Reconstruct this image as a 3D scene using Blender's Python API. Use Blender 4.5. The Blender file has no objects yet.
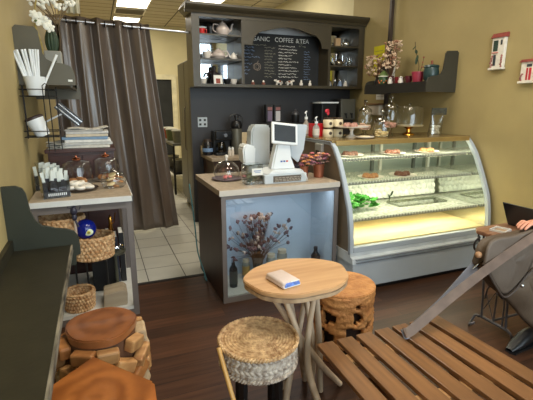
import bpy, bmesh, math, random
from mathutils import Vector, Matrix, Euler
random.seed(7)
PI = math.pi
scn = bpy.context.scene
COL = scn.collection

# ---------------------------------------------------------------- camera
cam_d = bpy.data.cameras.new('camera'); cam = bpy.data.objects.new('camera', cam_d); COL.objects.link(cam)
cam_d.sensor_width = 36; cam_d.lens = 412/533*36; cam_d.clip_start = .02; cam_d.clip_end = 200
cam.location = (0, 0, 1.55)
cam.rotation_euler = (PI/2 - math.atan(95/412), 0, -math.radians(22.1))
scn.camera = cam
# ---------------------------------------------------------------- view, world
scn.view_settings.view_transform = 'Standard'; scn.view_settings.look = 'None'
scn.view_settings.gamma = 1; scn.view_settings.use_curve_mapping = False
scn.view_settings.exposure = 0.0
w = bpy.data.worlds.new('world'); scn.world = w; w.use_nodes = True
w.node_tree.nodes['Background'].inputs[0].default_value = (.55, .68, .9, 1)
w.node_tree.nodes['Background'].inputs[1].default_value = 1.0
# ---------------------------------------------------------------- lights
def area(name, loc, rot, sx, sy, power, col):
    l = bpy.data.lights.new(name, 'AREA'); l.shape = 'RECTANGLE'; l.size = sx; l.size_y = sy; l.energy = power; l.color = col
    o = bpy.data.objects.new(name, l); COL.objects.link(o); o.location = loc; o.rotation_euler = rot; return o
area('daylight_shop_window', (1.6, -2.3, 2.0), (PI/2, 0, 0), 3.6, 2.8, 215, (.90, .95, 1))          # faces +Y through the shop window
area('daylight_side_window', (3.9, -.6, 1.7), (PI/2, 0, PI/2), 1.9, 1.8, 42, (.85, .92, 1))           # faces -X through the side window
for p, e in (((.8, 1.2, 3.41), 27), ((2.4, 1.2, 3.41), 27), ((1.6, 3.6, 3.41), 34)):
    area('ceiling_panel_light', p, (0, 0, 0), .6, 1.1, e, (1, .90, .74))
for p, e in (((.85, 8.95, 3.41), 55), ((2.0, 8.3, 3.41), 35), ((2.6, 6.4, 3.41), 26)):
    area('kitchen_panel_light', p, (0, 0, 0), .6, .9, e, (1, .92, .78))
for z, yy, e in ((1.205, 3.15, 6), (.86, 3.1, 6), (.56, 3.02, 5)):
    area('display_case_tube_light', (2.66, yy, z), (0, 0, 0), 1.45, .04, e, (1, .93, .74))

area('counter_display_fill_light', (1.335, 3.02, .86), (0, 0, 0), .9, .03, 2.0, (.92, .96, 1))  # added fill that brightens the counter interior; no such lamp is known

# ---------------------------------------------------------------- helpers
def lin(c):
    return tuple(((v/255)/12.92 if v <= 10 else (((v/255)+.055)/1.055)**2.4) for v in c)
MATS = {}
def M(name, col, rough=.5, metal=0., var=.12, scale=6., col2=None, bump=0., bscale=40., stretch=(1, 1, 1), emit=0., spec=.5, coat=0., detail=4., objvar=0., trans=0.):
    if name in MATS: return MATS[name]
    m = bpy.data.materials.new(name); m.use_nodes = True; nt = m.node_tree; b = nt.nodes['Principled BSDF']
    c1 = lin(col)
    hi = lin(col2) if col2 else tuple(min(1, v*(1+var)) for v in c1)
    lo = c1 if col2 else tuple(v*(1-var) for v in c1)
    tc = nt.nodes.new('ShaderNodeTexCoord'); mp = nt.nodes.new('ShaderNodeMapping'); mp.inputs['Scale'].default_value = stretch
    n = nt.nodes.new('ShaderNodeTexNoise'); n.inputs['Scale'].default_value = scale; n.inputs['Detail'].default_value = detail
    r = nt.nodes.new('ShaderNodeValToRGB'); r.color_ramp.elements[0].position = .32; r.color_ramp.elements[1].position = .68
    r.color_ramp.elements[0].color = (*lo, 1); r.color_ramp.elements[1].color = (*hi, 1)
    L = nt.links.new
    L(tc.outputs['Object'], mp.inputs[0]); L(mp.outputs[0], n.inputs['Vector']); L(n.outputs[0], r.inputs[0])
    out = r.outputs[0]
    if objvar:
        oi = nt.nodes.new('ShaderNodeObjectInfo'); hs = nt.nodes.new('ShaderNodeHueSaturation'); mr = nt.nodes.new('ShaderNodeMapRange')
        mr.inputs[3].default_value = 1-objvar; mr.inputs[4].default_value = 1+objvar
        L(oi.outputs['Random'], mr.inputs[0]); L(mr.outputs[0], hs.inputs['Value']); L(out, hs.inputs['Color']); out = hs.outputs[0]
    L(out, b.inputs['Base Color'])
    b.inputs['Roughness'].default_value = rough; b.inputs['Metallic'].default_value = metal
    b.inputs['Specular IOR Level'].default_value = spec; b.inputs['Coat Weight'].default_value = coat
    if trans: b.inputs['Transmission Weight'].default_value = trans
    if bump:
        n2 = nt.nodes.new('ShaderNodeTexNoise'); n2.inputs['Scale'].default_value = bscale; n2.inputs['Detail'].default_value = 3
        bp = nt.nodes.new('ShaderNodeBump'); bp.inputs['Strength'].default_value = bump; bp.inputs['Distance'].default_value = .01
        L(mp.outputs[0], n2.inputs['Vector']); L(n2.outputs[0], bp.inputs['Height']); L(bp.outputs[0], b.inputs['Normal'])
    if emit:
        b.inputs['Emission Color'].default_value = (*c1, 1); b.inputs['Emission Strength'].default_value = emit
    MATS[name] = m; return m

def glassmat(name, tint=(235, 242, 240), refl=.06, rough=.02, strength=1.):
    """thin clear pane: mostly transparent with a Fresnel mirror on top"""
    if name in MATS: return MATS[name]
    m = bpy.data.materials.new(name); m.use_nodes = True; nt = m.node_tree; nt.nodes.clear(); L = nt.links.new
    o = nt.nodes.new('ShaderNodeOutputMaterial'); mx = nt.nodes.new('ShaderNodeMixShader')
    t = nt.nodes.new('ShaderNodeBsdfTransparent'); g = nt.nodes.new('ShaderNodeBsdfGlossy')
    t.inputs[0].default_value = (*lin(tint), 1); g.inputs['Roughness'].default_value = rough
    lf = nt.nodes.new('ShaderNodeLayerWeight'); lf.inputs['Blend'].default_value = .5
    lw = nt.nodes.new('ShaderNodeMath'); lw.operation = 'POWER'; lw.inputs[1].default_value = 3.
    L(lf.outputs['Facing'], lw.inputs[0])
    ma = nt.nodes.new('ShaderNodeMath'); ma.operation = 'MULTIPLY_ADD'; ma.inputs[1].default_value = strength; ma.inputs[2].default_value = refl
    ma.use_clamp = True
    L(lw.outputs[0], ma.inputs[0]); L(ma.outputs[0], mx.inputs[0]); L(t.outputs[0], mx.inputs[1]); L(g.outputs[0], mx.inputs[2]); L(mx.outputs[0], o.inputs[0])
    MATS[name] = m; return m

def woodmat(name, c1, c2, rough=.5, axis=0, freq=26., coat=0., rings=False, dist=3., gm=.8):
    if name in MATS: return MATS[name]
    m = bpy.data.materials.new(name); m.use_nodes = True; nt = m.node_tree; b = nt.nodes['Principled BSDF']; L = nt.links.new
    tc = nt.nodes.new('ShaderNodeTexCoord'); mp = nt.nodes.new('ShaderNodeMapping')
    s = [1, 1, 1]; s[axis] = .12
    if rings: s = [1, 1, 1]
    mp.inputs['Scale'].default_value = s
    wv = nt.nodes.new('ShaderNodeTexWave'); wv.wave_type = 'RINGS' if rings else 'BANDS'
    if rings: wv.rings_direction = 'Z'
    else: wv.bands_direction = 'Y' if axis != 1 else 'X'
    wv.inputs['Scale'].default_value = freq*.35; wv.inputs['Distortion'].default_value = dist; wv.inputs['Detail'].default_value = 3; wv.inputs['Detail Scale'].default_value = 1.4
    n = nt.nodes.new('ShaderNodeTexNoise'); n.inputs['Scale'].default_value = freq; n.inputs['Detail'].default_value = 6
    mx = nt.nodes.new('ShaderNodeMix'); mx.data_type = 'FLOAT'; mx.inputs[0].default_value = gm
    r = nt.nodes.new('ShaderNodeValToRGB'); r.color_ramp.elements[0].position = .25; r.color_ramp.elements[1].position = .75
    r.color_ramp.elements[0].color = (*lin(c1), 1); r.color_ramp.elements[1].color = (*lin(c2), 1)
    L(tc.outputs['Object'], mp.inputs[0]); L(mp.outputs[0], wv.inputs['Vector']); L(mp.outputs[0], n.inputs['Vector'])
    L(wv.outputs['Fac'], mx.inputs[2]); L(n.outputs[0], mx.inputs[3]); L(mx.outputs[0], r.inputs[0])
    oi = nt.nodes.new('ShaderNodeObjectInfo'); hs = nt.nodes.new('ShaderNodeHueSaturation'); mr = nt.nodes.new('ShaderNodeMapRange')
    mr.inputs[3].default_value = .86; mr.inputs[4].default_value = 1.14
    L(oi.outputs['Random'], mr.inputs[0]); L(mr.outputs[0], hs.inputs['Value']); L(r.outputs[0], hs.inputs['Color'])
    L(hs.outputs[0], b.inputs['Base Color']); b.inputs['Roughness'].default_value = rough; b.inputs['Coat Weight'].default_value = coat
    bp = nt.nodes.new('ShaderNodeBump'); bp.inputs['Strength'].default_value = .15; bp.inputs['Distance'].default_value = .005
    L(mx.outputs[0], bp.inputs['Height']); L(bp.outputs[0], b.inputs['Normal'])
    MATS[name] = m; return m

def brickmat(name, c1, c2, grout, bw, bh, mortar, off=(0, 0), offset=.5, rough=.5, grain=None, spec=.5, gcol=.25, bump=.3):
    m = bpy.data.materials.new(name); m.use_nodes = True; nt = m.node_tree; b = nt.nodes['Principled BSDF']; L = nt.links.new
    tc = nt.nodes.new('ShaderNodeTexCoord'); mp = nt.nodes.new('ShaderNodeMapping'); mp.inputs['Location'].default_value = (off[0], off[1], 0)
    br = nt.nodes.new('ShaderNodeTexBrick'); br.offset = offset; br.inputs['Scale'].default_value = 1
    br.inputs['Brick Width'].default_value = bw; br.inputs['Row Height'].default_value = bh; br.inputs['Mortar Size'].default_value = mortar
    br.inputs['Mortar Smooth'].default_value = .2
    br.inputs['Color1'].default_value = (*lin(c1), 1); br.inputs['Color2'].default_value = (*lin(c2), 1); br.inputs['Mortar'].default_value = (*lin(grout), 1)
    mp2 = nt.nodes.new('ShaderNodeMapping'); mp2.inputs['Scale'].default_value = grain or (3, 3, 3)
    n = nt.nodes.new('ShaderNodeTexNoise'); n.inputs['Scale'].default_value = 1; n.inputs['Detail'].default_value = 6
    mr = nt.nodes.new('ShaderNodeMapRange'); mr.inputs[1].default_value = .25; mr.inputs[2].default_value = .75; mr.inputs[3].default_value = 1-gcol; mr.inputs[4].default_value = 1+gcol
    hs = nt.nodes.new('ShaderNodeHueSaturation')
    L(tc.outputs['Object'], mp.inputs[0]); L(tc.outputs['Object'], mp2.inputs[0]); L(mp.outputs[0], br.inputs['Vector'])
    L(mp2.outputs[0], n.inputs['Vector']); L(n.outputs[0], mr.inputs[0]); L(mr.outputs[0], hs.inputs['Value']); L(br.outputs['Color'], hs.inputs['Color'])
    L(hs.outputs[0], b.inputs['Base Color']); b.inputs['Roughness'].default_value = rough; b.inputs['Specular IOR Level'].default_value = spec
    bp = nt.nodes.new('ShaderNodeBump'); bp.invert = True; bp.inputs['Strength'].default_value = bump; bp.inputs['Distance'].default_value = .004
    L(br.outputs['Fac'], bp.inputs['Height']); L(bp.outputs[0], b.inputs['Normal'])
    MATS[name] = m; return m

def smooth_path(pts, n=6):
    P = [Vector(p) for p in pts]
    if len(P) < 3: return P
    Q = [P[0]*2-P[1]] + P + [P[-1]*2-P[-2]]; out = []
    for i in range(1, len(Q)-2):
        for k in range(n):
            t = k/n; a, b, c, d = Q[i-1:i+3]
            out.append(.5*((2*b)+(c-a)*t+(2*a-5*b+4*c-d)*t*t+(3*b-a-3*c+d)*t**3))
    out.append(P[-1]); return out

class MB:
    def __init__(s): s.bm = bmesh.new()
    def box(s, c, d, rot=(0, 0, 0), bev=0.):
        t = bmesh.new(); bmesh.ops.create_cube(t, size=1)
        bmesh.ops.scale(t, vec=d, verts=t.verts)
        if bev: bmesh.ops.bevel(t, geom=list(t.edges), offset=bev, segments=2, affect='EDGES', profile=.5)
        bmesh.ops.transform(t, matrix=Matrix.Translation(c) @ Euler(rot).to_matrix().to_4x4(), verts=t.verts)
        return s._merge(t)
    def b2(s, lo, hi, bev=0.):
        return s.box([(a+b)/2 for a, b in zip(lo, hi)], [abs(b-a) for a, b in zip(lo, hi)], bev=bev)
    def _merge(s, t):
        me = bpy.data.meshes.new('t'); t.to_mesh(me); t.free(); s.bm.from_mesh(me); bpy.data.meshes.remove(me); return s
    def cyl(s, p0, p1, r0, r1=None, n=20, caps=True):
        p0 = Vector(p0); p1 = Vector(p1); r1 = r0 if r1 is None else r1
        t = bmesh.new(); bmesh.ops.create_cone(t, cap_ends=caps, segments=n, radius1=r0, radius2=r1, depth=(p1-p0).length)
        q = Vector((0, 0, 1)).rotation_difference((p1-p0).normalized())
        bmesh.ops.transform(t, matrix=Matrix.Translation((p0+p1)/2) @ q.to_matrix().to_4x4(), verts=t.verts)
        return s._merge(t)
    def lathe(s, prof, c=(0, 0, 0), n=28, ax=None, sx=1, sy=1):
        rings = []
        for r, z in prof:
            if r < 1e-5: rings.append([s.bm.verts.new((c[0], c[1], c[2]+z))])
            else: rings.append([s.bm.verts.new((c[0]+sx*r*math.cos(2*PI*k/n), c[1]+sy*r*math.sin(2*PI*k/n), c[2]+z)) for k in range(n)])
        for A, B in zip(rings, rings[1:]):
            for k in range(n):
                a, b = A[k % len(A)], A[(k+1) % len(A)]; d, e = B[k % len(B)], B[(k+1) % len(B)]
                f = [a]
                for v in (b, e, d):
                    if v not in f: f.append(v)
                if len(f) > 2:
                    try: s.bm.faces.new(f)
                    except ValueError: pass
        return s
    def tube(s, pts, r, n=8, closed=False, sm=0, flat=None):
        P = smooth_path(pts, sm) if sm else [Vector(p) for p in pts]
        N = len(P); R = r if isinstance(r, (list, tuple)) else [r]
        def rad(i):
            t = i/(N-1)*(len(R)-1) if len(R) > 1 else 0; k = int(t); f = t-k
            return R[k] if k+1 >= len(R) else R[k]*(1-f)+R[k+1]*f
        rings = []; up = None
        for i in range(N):
            if closed: d = (P[(i+1) % N]-P[i-1])
            else: d = P[min(i+1, N-1)]-P[max(i-1, 0)]
            d = d.normalized() if d.length > 1e-9 else Vector((0, 0, 1))
            if up is None:
                up = Vector((0, 0, 1)) if abs(d.z) < .9 else Vector((1, 0, 0))
            a = d.cross(up)
            if a.length < 1e-4: a = d.orthogonal()
            a.normalize(); b = a.cross(d).normalized(); up = b
            rr = rad(i); fl = flat or 1
            rings.append([s.bm.verts.new(P[i]+a*rr*math.cos(2*PI*k/n)+b*rr*fl*math.sin(2*PI*k/n)) for k in range(n)])
        M_ = N if closed else N-1
        for i in range(M_):
            A, B = rings[i], rings[(i+1) % N]
            for k in range(n): s.bm.faces.new((A[k], A[(k+1) % n], B[(k+1) % n], B[k]))
        if not closed:
            s.bm.faces.new(rings[0][::-1]); s.bm.faces.new(rings[-1])
        return s
    def torus(s, c, R, r, ax='z', n=32, m=8):
        pts = []
        for k in range(n):
            a = 2*PI*k/n; u, v = R*math.cos(a), R*math.sin(a)
            o = {'z': (u, v, 0), 'y': (u, 0, v), 'x': (0, u, v)}[ax]
            pts.append((c[0]+o[0], c[1]+o[1], c[2]+o[2]))
        return s.tube(pts, r, m, closed=True)
    def prism(s, poly, plane, a, b, bev=0.):
        """poly extruded from a to b along the axis the plane lacks"""
        t = bmesh.new()
        def P(u, v, w): return {'xz': (u, w, v), 'yz': (w, u, v), 'xy': (u, v, w)}[plane]
        A = [t.verts.new(P(u, v, a)) for u, v in poly]; B = [t.verts.new(P(u, v, b)) for u, v in poly]
        t.faces.new(A); t.faces.new(B[::-1]); n = len(poly)
        for k in range(n): t.faces.new((A[k], B[k], B[(k+1) % n], A[(k+1) % n]))
        bmesh.ops.recalc_face_normals(t, faces=t.faces)
        if bev: 
            es = [e for e in t.edges if len(e.link_faces) == 2 and e.calc_face_angle(0) > .5]
            bmesh.ops.bevel(t, geom=es, offset=bev, segments=2, affect='EDGES')
        bmesh.ops.triangulate(t, faces=[f for f in t.faces if len(f.verts) > 4])
        return s._merge(t)
    def ball(s, c, r, rot=(0, 0, 0), n=16):
        r = (r, r, r) if isinstance(r, (int, float)) else r
        t = bmesh.new(); bmesh.ops.create_uvsphere(t, u_segments=n, v_segments=max(6, n//2+2), radius=1)
        bmesh.ops.transform(t, matrix=Matrix.Translation(c) @ Euler(rot).to_matrix().to_4x4() @ Matrix.Diagonal((*r, 1)), verts=t.verts)
        return s._merge(t)
    def surf(s, fn, nu, nv, thick=0., wrapu=False):
        V = [[s.bm.verts.new(fn(i/nu, j/nv)) for j in range(nv+1)] for i in range(nu+(0 if wrapu else 1))]
        for i in range(nu):
            for j in range(nv):
                A = V[i]; B = V[(i+1) % len(V)]
                s.bm.faces.new((A[j], B[j], B[j+1], A[j+1]))
        return s

def wloc(o):
    v = Vector((0, 0, 0))
    while o is not None: v += o.location; o = o.parent
    return v
def obj(name, mb, mat, parent=None, world=False, smooth=40, label=None, solid=0., sub=0, loc=None, stuff=False):
    bm = mb.bm
    bmesh.ops.remove_doubles(bm, verts=bm.verts, dist=1e-5)
    bmesh.ops.recalc_face_normals(bm, faces=bm.faces)
    if world and parent is not None: bmesh.ops.translate(bm, vec=-wloc(parent), verts=bm.verts)
    if loc is not None: bmesh.ops.translate(bm, vec=-Vector(loc), verts=bm.verts)
    me = bpy.data.meshes.new(name); bm.to_mesh(me); bm.free()
    for p in me.polygons: p.use_smooth = smooth > 0
    if smooth and smooth < 180: me.set_sharp_from_angle(angle=math.radians(smooth))
    me.materials.append(mat)
    o = bpy.data.objects.new(name, me); COL.objects.link(o)
    if loc is not None: o.location = loc
    if parent is not None: o.parent = parent
    if label: o['label'] = label
    if solid:
        md = o.modifiers.new('s', 'SOLIDIFY'); md.thickness = solid; md.offset = 0
    if sub:
        md = o.modifiers.new('u', 'SUBSURF'); md.levels = sub; md.render_levels = sub
    if stuff: o['kind'] = 'stuff'
    return o
def thing(name, label, cat, loc=(0, 0, 0), rz=0., group=None):
    o = bpy.data.objects.new(name, None); COL.objects.link(o); o.location = loc; o.rotation_euler = (0, 0, rz)
    o.empty_display_size = .05
    o['label'] = label; o['category'] = cat
    if group: o['group'] = group
    return o
def tag(o, label, cat, group=None):
    o['label'] = label; o['category'] = cat
    if group: o['group'] = group
    return o
def struct(name, mb, mat, parent=None, **k):
    o = obj(name, mb, mat, parent, **k)
    if parent is None: o['kind'] = 'structure'
    return o
def dup(root, loc, rz=0., label=None, group=None, rot=None):
    r = root.copy(); COL.objects.link(r); r.location = loc; r.rotation_euler = rot or (0, 0, rz)
    if label: r['label'] = label
    if group: r['group'] = group
    for ch in list(root.children):
        c = ch.copy(); COL.objects.link(c); c.parent = r
        for g in list(ch.children):
            d = g.copy(); COL.objects.link(d); d.parent = c
    return r
def text(name, body, size, mat, parent, loc, rot, extrude=.0006):
    cu = bpy.data.curves.new(name, 'FONT'); cu.body = body; cu.size = size; cu.extrude = extrude; cu.align_x = 'CENTER'; cu.align_y = 'CENTER'
    t = bpy.data.objects.new(name, cu); COL.objects.link(t)
    me = bpy.data.meshes.new_from_object(t, depsgraph=bpy.context.evaluated_depsgraph_get())
    bpy.data.objects.remove(t); o = bpy.data.objects.new(name, me); COL.objects.link(o)
    me.materials.append(mat); o.parent = parent; o.location = loc; o.rotation_euler = rot
    return o

# ---------------------------------------------------------------- materials
floor_m = brickmat('floor_planks', (82, 53, 37), (56, 37, 27), (26, 17, 13), 1.25, .125, .0016, rough=.42, grain=(2.2, 34, 1), gcol=.42, offset=.37, spec=.28, bump=.2)
tile_m = brickmat('floor_tiles', (205, 203, 192), (193, 190, 178), (72, 68, 62), .333, .3225, .0045, off=(-.318, -3.904), offset=0, rough=.32, grain=(5, 5, 1), gcol=.06)
ceil_m = brickmat('ceiling_tiles', (186, 176, 152), (178, 168, 144), (66, 58, 46), .635, .3175, .013, off=(.14, .1), offset=0, rough=.85, grain=(9, 9, 1), gcol=.05)
wall_m = M('olive_plaster', (166, 149, 102), .75, var=.10, scale=1.6, bump=.12, bscale=14, detail=6)
cream_m = M('cream_plaster', (206, 196, 156), .8, var=.05, scale=2)
dark_wall = M('black_panel', (54, 53, 56), .5, var=.08, scale=3)
olive_black = M('dark_olive_paint', (60, 55, 40), .42, var=.10, scale=8, bump=.03)
cab_m = M('dark_olive_cabinet', (64, 57, 43), .4, var=.08, scale=8)
ledge_m = M('worn_black_green_paint', (42, 39, 28), .45, spec=.3, var=.16, scale=10, bump=.04, bscale=60)
worn = M('worn_edge_wood', (132, 124, 112), .7, col2=(62, 58, 48), scale=40, stretch=(1, .2, 1))
chrome = M('polished_steel', (200, 200, 204), .18, 1., var=.04)
steel = M('brushed_steel', (98, 97, 88), .45, .4, var=.1, scale=5, stretch=(1, 1, .15))
black_p = M('black_plastic', (24, 24, 26), .4, var=.1)
black_w = M('black_wire', (26, 26, 26), .45, .4)
white_p = M('white_plastic', (226, 230, 232), .35, var=.03)
grey_p = M('pale_grey_plastic', (186, 194, 200), .4, var=.05)
white_c = M('white_ceramic', (224, 216, 206), .22, var=.04)
laminate = M('pale_laminate', (212, 212, 208), .45, var=.05, scale=14)
counter_top = M('sand_laminate', (160, 142, 120), .38, col2=(184, 168, 148), scale=30)
brown_cab = woodmat('dark_brown_laminate', (58, 42, 38), (78, 58, 52), .45, axis=2, freq=20)
frame_grey = M('grey_brown_frame', (110, 102, 98), .45, var=.08)
case_blue = M('display_case_grey_blue', (176, 186, 196), .38, var=.03)
case_tan = M('display_case_tan_side', (112, 100, 84), .5, var=.06)
glass = glassmat('clear_glass', tint=(250, 252, 252), refl=.09, strength=.9)
glass_case = glassmat('display_case_glass', tint=(238, 244, 240), refl=.02, strength=.6)
glass_shop = glassmat('shop_window_glass', tint=(240, 245, 245), refl=.0)
glass_counter = glassmat('counter_front_glass', tint=(243, 246, 248), refl=.10, strength=.9)
def lacemat(name, c=(214, 218, 206)):
    m = bpy.data.materials.new(name); m.use_nodes = True; nt = m.node_tree; nt.nodes.clear(); L = nt.links.new
    o = nt.nodes.new('ShaderNodeOutputMaterial'); mx = nt.nodes.new('ShaderNodeMixShader'); t = nt.nodes.new('ShaderNodeBsdfTransparent')
    d = nt.nodes.new('ShaderNodeBsdfPrincipled'); d.inputs['Base Color'].default_value = (*lin(c), 1); d.inputs['Roughness'].default_value = .25
    tc = nt.nodes.new('ShaderNodeTexCoord'); v = nt.nodes.new('ShaderNodeTexVoronoi'); v.inputs['Scale'].default_value = 34; v.feature = 'DISTANCE_TO_EDGE'
    n = nt.nodes.new('ShaderNodeTexNoise'); n.inputs['Scale'].default_value = 9
    r = nt.nodes.new('ShaderNodeMapRange'); r.inputs[1].default_value = .02; r.inputs[2].default_value = .16; r.inputs[3].default_value = .95; r.inputs[4].default_value = .25
    a = nt.nodes.new('ShaderNodeMath'); a.operation = 'MULTIPLY'
    L(tc.outputs['Object'], v.inputs['Vector']); L(tc.outputs['Object'], n.inputs['Vector']); L(v.outputs[0], r.inputs[0]); L(r.outputs[0], a.inputs[0]); a.inputs[1].default_value = .85
    L(a.outputs[0], mx.inputs[0]); L(t.outputs[0], mx.inputs[1]); L(d.outputs[0], mx.inputs[2]); L(mx.outputs[0], o.inputs[0]); MATS[name] = m; return m
mirror = M('mirror', (225, 230, 235), .03, 1., var=.01)
copper = M('copper', (196, 124, 92), .25, 1., var=.06)
gold = M('gold', (214, 160, 72), .22, 1., var=.06)
paper = M('paper', (226, 226, 220), .8, var=.05)
wicker_m = M('wicker', (170, 118, 70), .7, col2=(224, 188, 142), scale=34, bump=.5, bscale=110, detail=5)
wicker_top = M('wicker_seat', (146, 108, 70), .7, col2=(214, 178, 132), scale=44, bump=.4, bscale=120, detail=5)
wicker_side = M('wicker_whitewashed', (126, 108, 94), .75, col2=(206, 192, 176), scale=40, bump=.4, bscale=120)
pale_wood = woodmat('pale_table_wood', (186, 138, 92), (218, 174, 126), .45, axis=0, freq=20, gm=.9)
bark = woodmat('pale_branch_wood', (150, 126, 102), (198, 174, 146), .6, axis=2, freq=24)
bark2 = woodmat('table_live_edge', (150, 120, 92), (196, 166, 130), .6, axis=2, freq=24)
slat_w = woodmat('slat_wood', (94, 60, 34), (142, 98, 58), .42, axis=1, freq=26, coat=.15, gm=.93)
log_w = M('carved_log', (168, 106, 54), .65, col2=(206, 146, 86), scale=14, bump=.9, bscale=50, detail=6)
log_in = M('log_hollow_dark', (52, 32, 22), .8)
stump_top = woodmat('stump_orange_wood', (116, 66, 34), (156, 96, 54), .3, axis=0, freq=9, coat=.3, rings=True, dist=7, gm=.72)
stump_side = woodmat('stump_block_wood', (150, 100, 58), (204, 156, 100), .5, axis=0, freq=18)
leather = M('brown_grey_leather', (76, 60, 46), .55, col2=(98, 82, 66), scale=5, bump=.15, bscale=90)
strapm = M('strap_leather', (82, 62, 48), .5, col2=(106, 84, 68), scale=14)
strapb = M('strap_lining', (120, 122, 134), .42, var=.06)
iron = M('wrought_iron_grey', (96, 94, 98), .45, .6, var=.1)
skin_m = M('skin', (214, 150, 124), .5, var=.06, scale=12)
black_cloth = M('black_cloth', (36, 36, 40), .85, var=.2, scale=20, bump=.3)
leaf = M('leaf_green', (60, 132, 50), .5, col2=(86, 170, 66), scale=30)
leafd = M('dark_green_plant', (44, 62, 40), .6, var=.25, scale=30)
white_petal = M('white_petals', (236, 234, 220), .7, var=.05)
# ================================================================= STRUCTURE
LW, RW, CZ = -.48, 3.5, 3.45
def sbox(name, lo, hi, mat, **k): return struct(name, MB().b2(lo, hi), mat, smooth=0, **k)
sbox('floor', (LW-.1, -2.1, -.1), (RW+.1, 3.56, 0), floor_m)
t = sbox('floor', (LW-.1, 3.56, -.1), (RW+.1, 11.1, -.001), tile_m)
sbox('ceiling', (LW-.1, -2.1, CZ), (RW+.1, 11.1, CZ+.1), ceil_m)
sbox('wall_left', (LW-.1, -2.1, 0), (LW, 11.1, CZ), wall_m)
# right wall with a side window near the camera
struct('wall_right', MB().b2((RW, .6, 0), (RW+.1, 5.35, CZ)).b2((RW, -2.1, 0), (RW+.1, -1.9, CZ)).b2((RW, -1.9, 0), (RW+.1, .6, .7)).b2((RW, -1.9, 2.75), (RW+.1, .6, CZ)), wall_m, smooth=0)
sbox('wall_right', (RW, 5.35, 0), (RW+.1, 11.1, CZ), cream_m)
sbox('wall_back', (LW-.1, 11.1, 0), (RW+.1, 11.2, CZ), cream_m)
sbox('wall_partition', (1.13, 5.35, 0), (RW, 5.45, 2.64), dark_wall)
sbox('trim_1', (.2, 3.545, -.002), (.86, 3.585, .006), M('threshold_black', (34, 30, 28), .6))
sbox('trim_2', (3.42, 4.405, 1.2), (3.46, 4.445, CZ), M('dark_pipe', (58, 46, 38), .5))
# shop front behind the camera: piers, sill, header and glass
struct('wall_front', MB().b2((LW-.1, -2.1, 0), (-.2, -2, CZ)).b2((3.4, -2.1, 0), (RW+.1, -2, CZ)).b2((-.2, -2.1, 0), (3.4, -2, .6)).b2((-.2, -2.1, 3.36), (3.4, -2, CZ)), wall_m, smooth=0)
wf = MB()
for x in (-.2, .95, 2.2, 3.36): wf.b2((x, -2.08, .6), (x+.05, -2.02, 3.36))
wf.b2((-.2, -2.08, .6), (3.4, -2.02, .65)).b2((-.2, -2.08, 3.31), (3.4, -2.02, 3.36)).b2((-.2, -2.08, 2.3), (3.4, -2.02, 2.34))
win = struct('window_1', wf, M('window_frame_dark', (60, 58, 54), .5), smooth=0)
obj('pane', MB().b2((-.15, -2.055, .65), (3.36, -2.05, 3.31)), glass_shop, win, smooth=0)
wf = MB().b2((RW+.02, -1.9, .7), (RW+.08, .6, .75)).b2((RW+.02, -1.9, 2.7), (RW+.08, .6, 2.75)).b2((RW+.02, -1.9, .7), (RW+.08, -1.85, 2.75)).b2((RW+.02, .55, .7), (RW+.08, .6, 2.75)).b2((RW+.02, -.68, .7), (RW+.08, -.63, 2.75))
win = struct('window_2', wf, MATS['window_frame_dark'], smooth=0)
obj('pane', MB().b2((RW+.045, -1.85, .75), (RW+.05, .55, 2.7)), glass_shop, win, smooth=0)
# kitchen doorway in the far wall
dm = MB().b2((1.1, 11.0, 0), (1.2, 11.1, 2.18)).b2((1.86, 11.0, 0), (1.98, 11.1, 2.18)).b2((1.1, 11.0, 2.18), (1.98, 11.1, 2.3))
d = struct('door_1', dm, M('door_trim_cream', (206, 198, 164), .6), smooth=0)
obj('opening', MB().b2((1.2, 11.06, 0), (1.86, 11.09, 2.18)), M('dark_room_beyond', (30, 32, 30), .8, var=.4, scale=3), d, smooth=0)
# ceiling lights + vent in the kitchen
lm = M('lit_diffuser', (255, 246, 224), .5, emit=5)
fr = M('light_frame', (220, 214, 200), .5)
def clight(x0, x1, y0, y1, label):
    cx, cy = (x0+x1)/2, (y0+y1)/2
    t = thing('ceiling_light', label, 'ceiling light', (cx, cy, CZ), group=None)
    f = MB(); wdt = .02
    f.b2((x0, y0, CZ-.02), (x1, y0+wdt, CZ)).b2((x0, y1-wdt, CZ-.02), (x1, y1, CZ)).b2((x0, y0, CZ-.02), (x0+wdt, y1, CZ)).b2((x1-wdt, y0, CZ-.02), (x1, y1, CZ))
    obj('frame', f, fr, t, world=True, smooth=0)
    obj('diffuser', MB().b2((x0+wdt, y0+wdt, CZ-.012), (x1-wdt, y1-wdt, CZ-.004)), lm, t, world=True, smooth=0)
clight(.53, 1.14, 8.0, 9.2, 'bright rectangular ceiling panel light above the curtain, in front of the air vent')
clight(.53, 1.12, 10.2, 10.85, 'smaller lit ceiling panel just over the curtain rod, behind the air vent')
clight(1.78, 2.40, 7.7, 8.9, 'ceiling panel light peeking over the left top corner of the menu cabinet')
clight(.5, 1.1, .7, 1.7, 'ceiling panel light over the left side of the seating, out of the photo'); clight(2.1, 2.7, .7, 1.7, 'ceiling panel light over the right side of the seating, out of the photo'); clight(1.3, 1.9, 3.1, 4.1, 'ceiling panel light over the counter, out of the photo')
t = thing('ceiling_vent', 'white slatted air vent in the ceiling between two lit panels', 'air vent', (.83, 9.6, CZ))
obj('frame', MB().b2((.53, 9.35, CZ-.015), (1.14, 9.38, CZ)).b2((.53, 9.85, CZ-.015), (1.14, 9.88, CZ)).b2((.53, 9.38, CZ-.015), (.56, 9.85, CZ)).b2((1.11, 9.38, CZ-.015), (1.14, 9.85, CZ)), fr, t, world=True, smooth=0)
v = MB()
for k in range(8): v.box((.835, 9.42+k*.056, CZ-.01), (.55, .03, .003), (.6, 0, 0))
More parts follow.
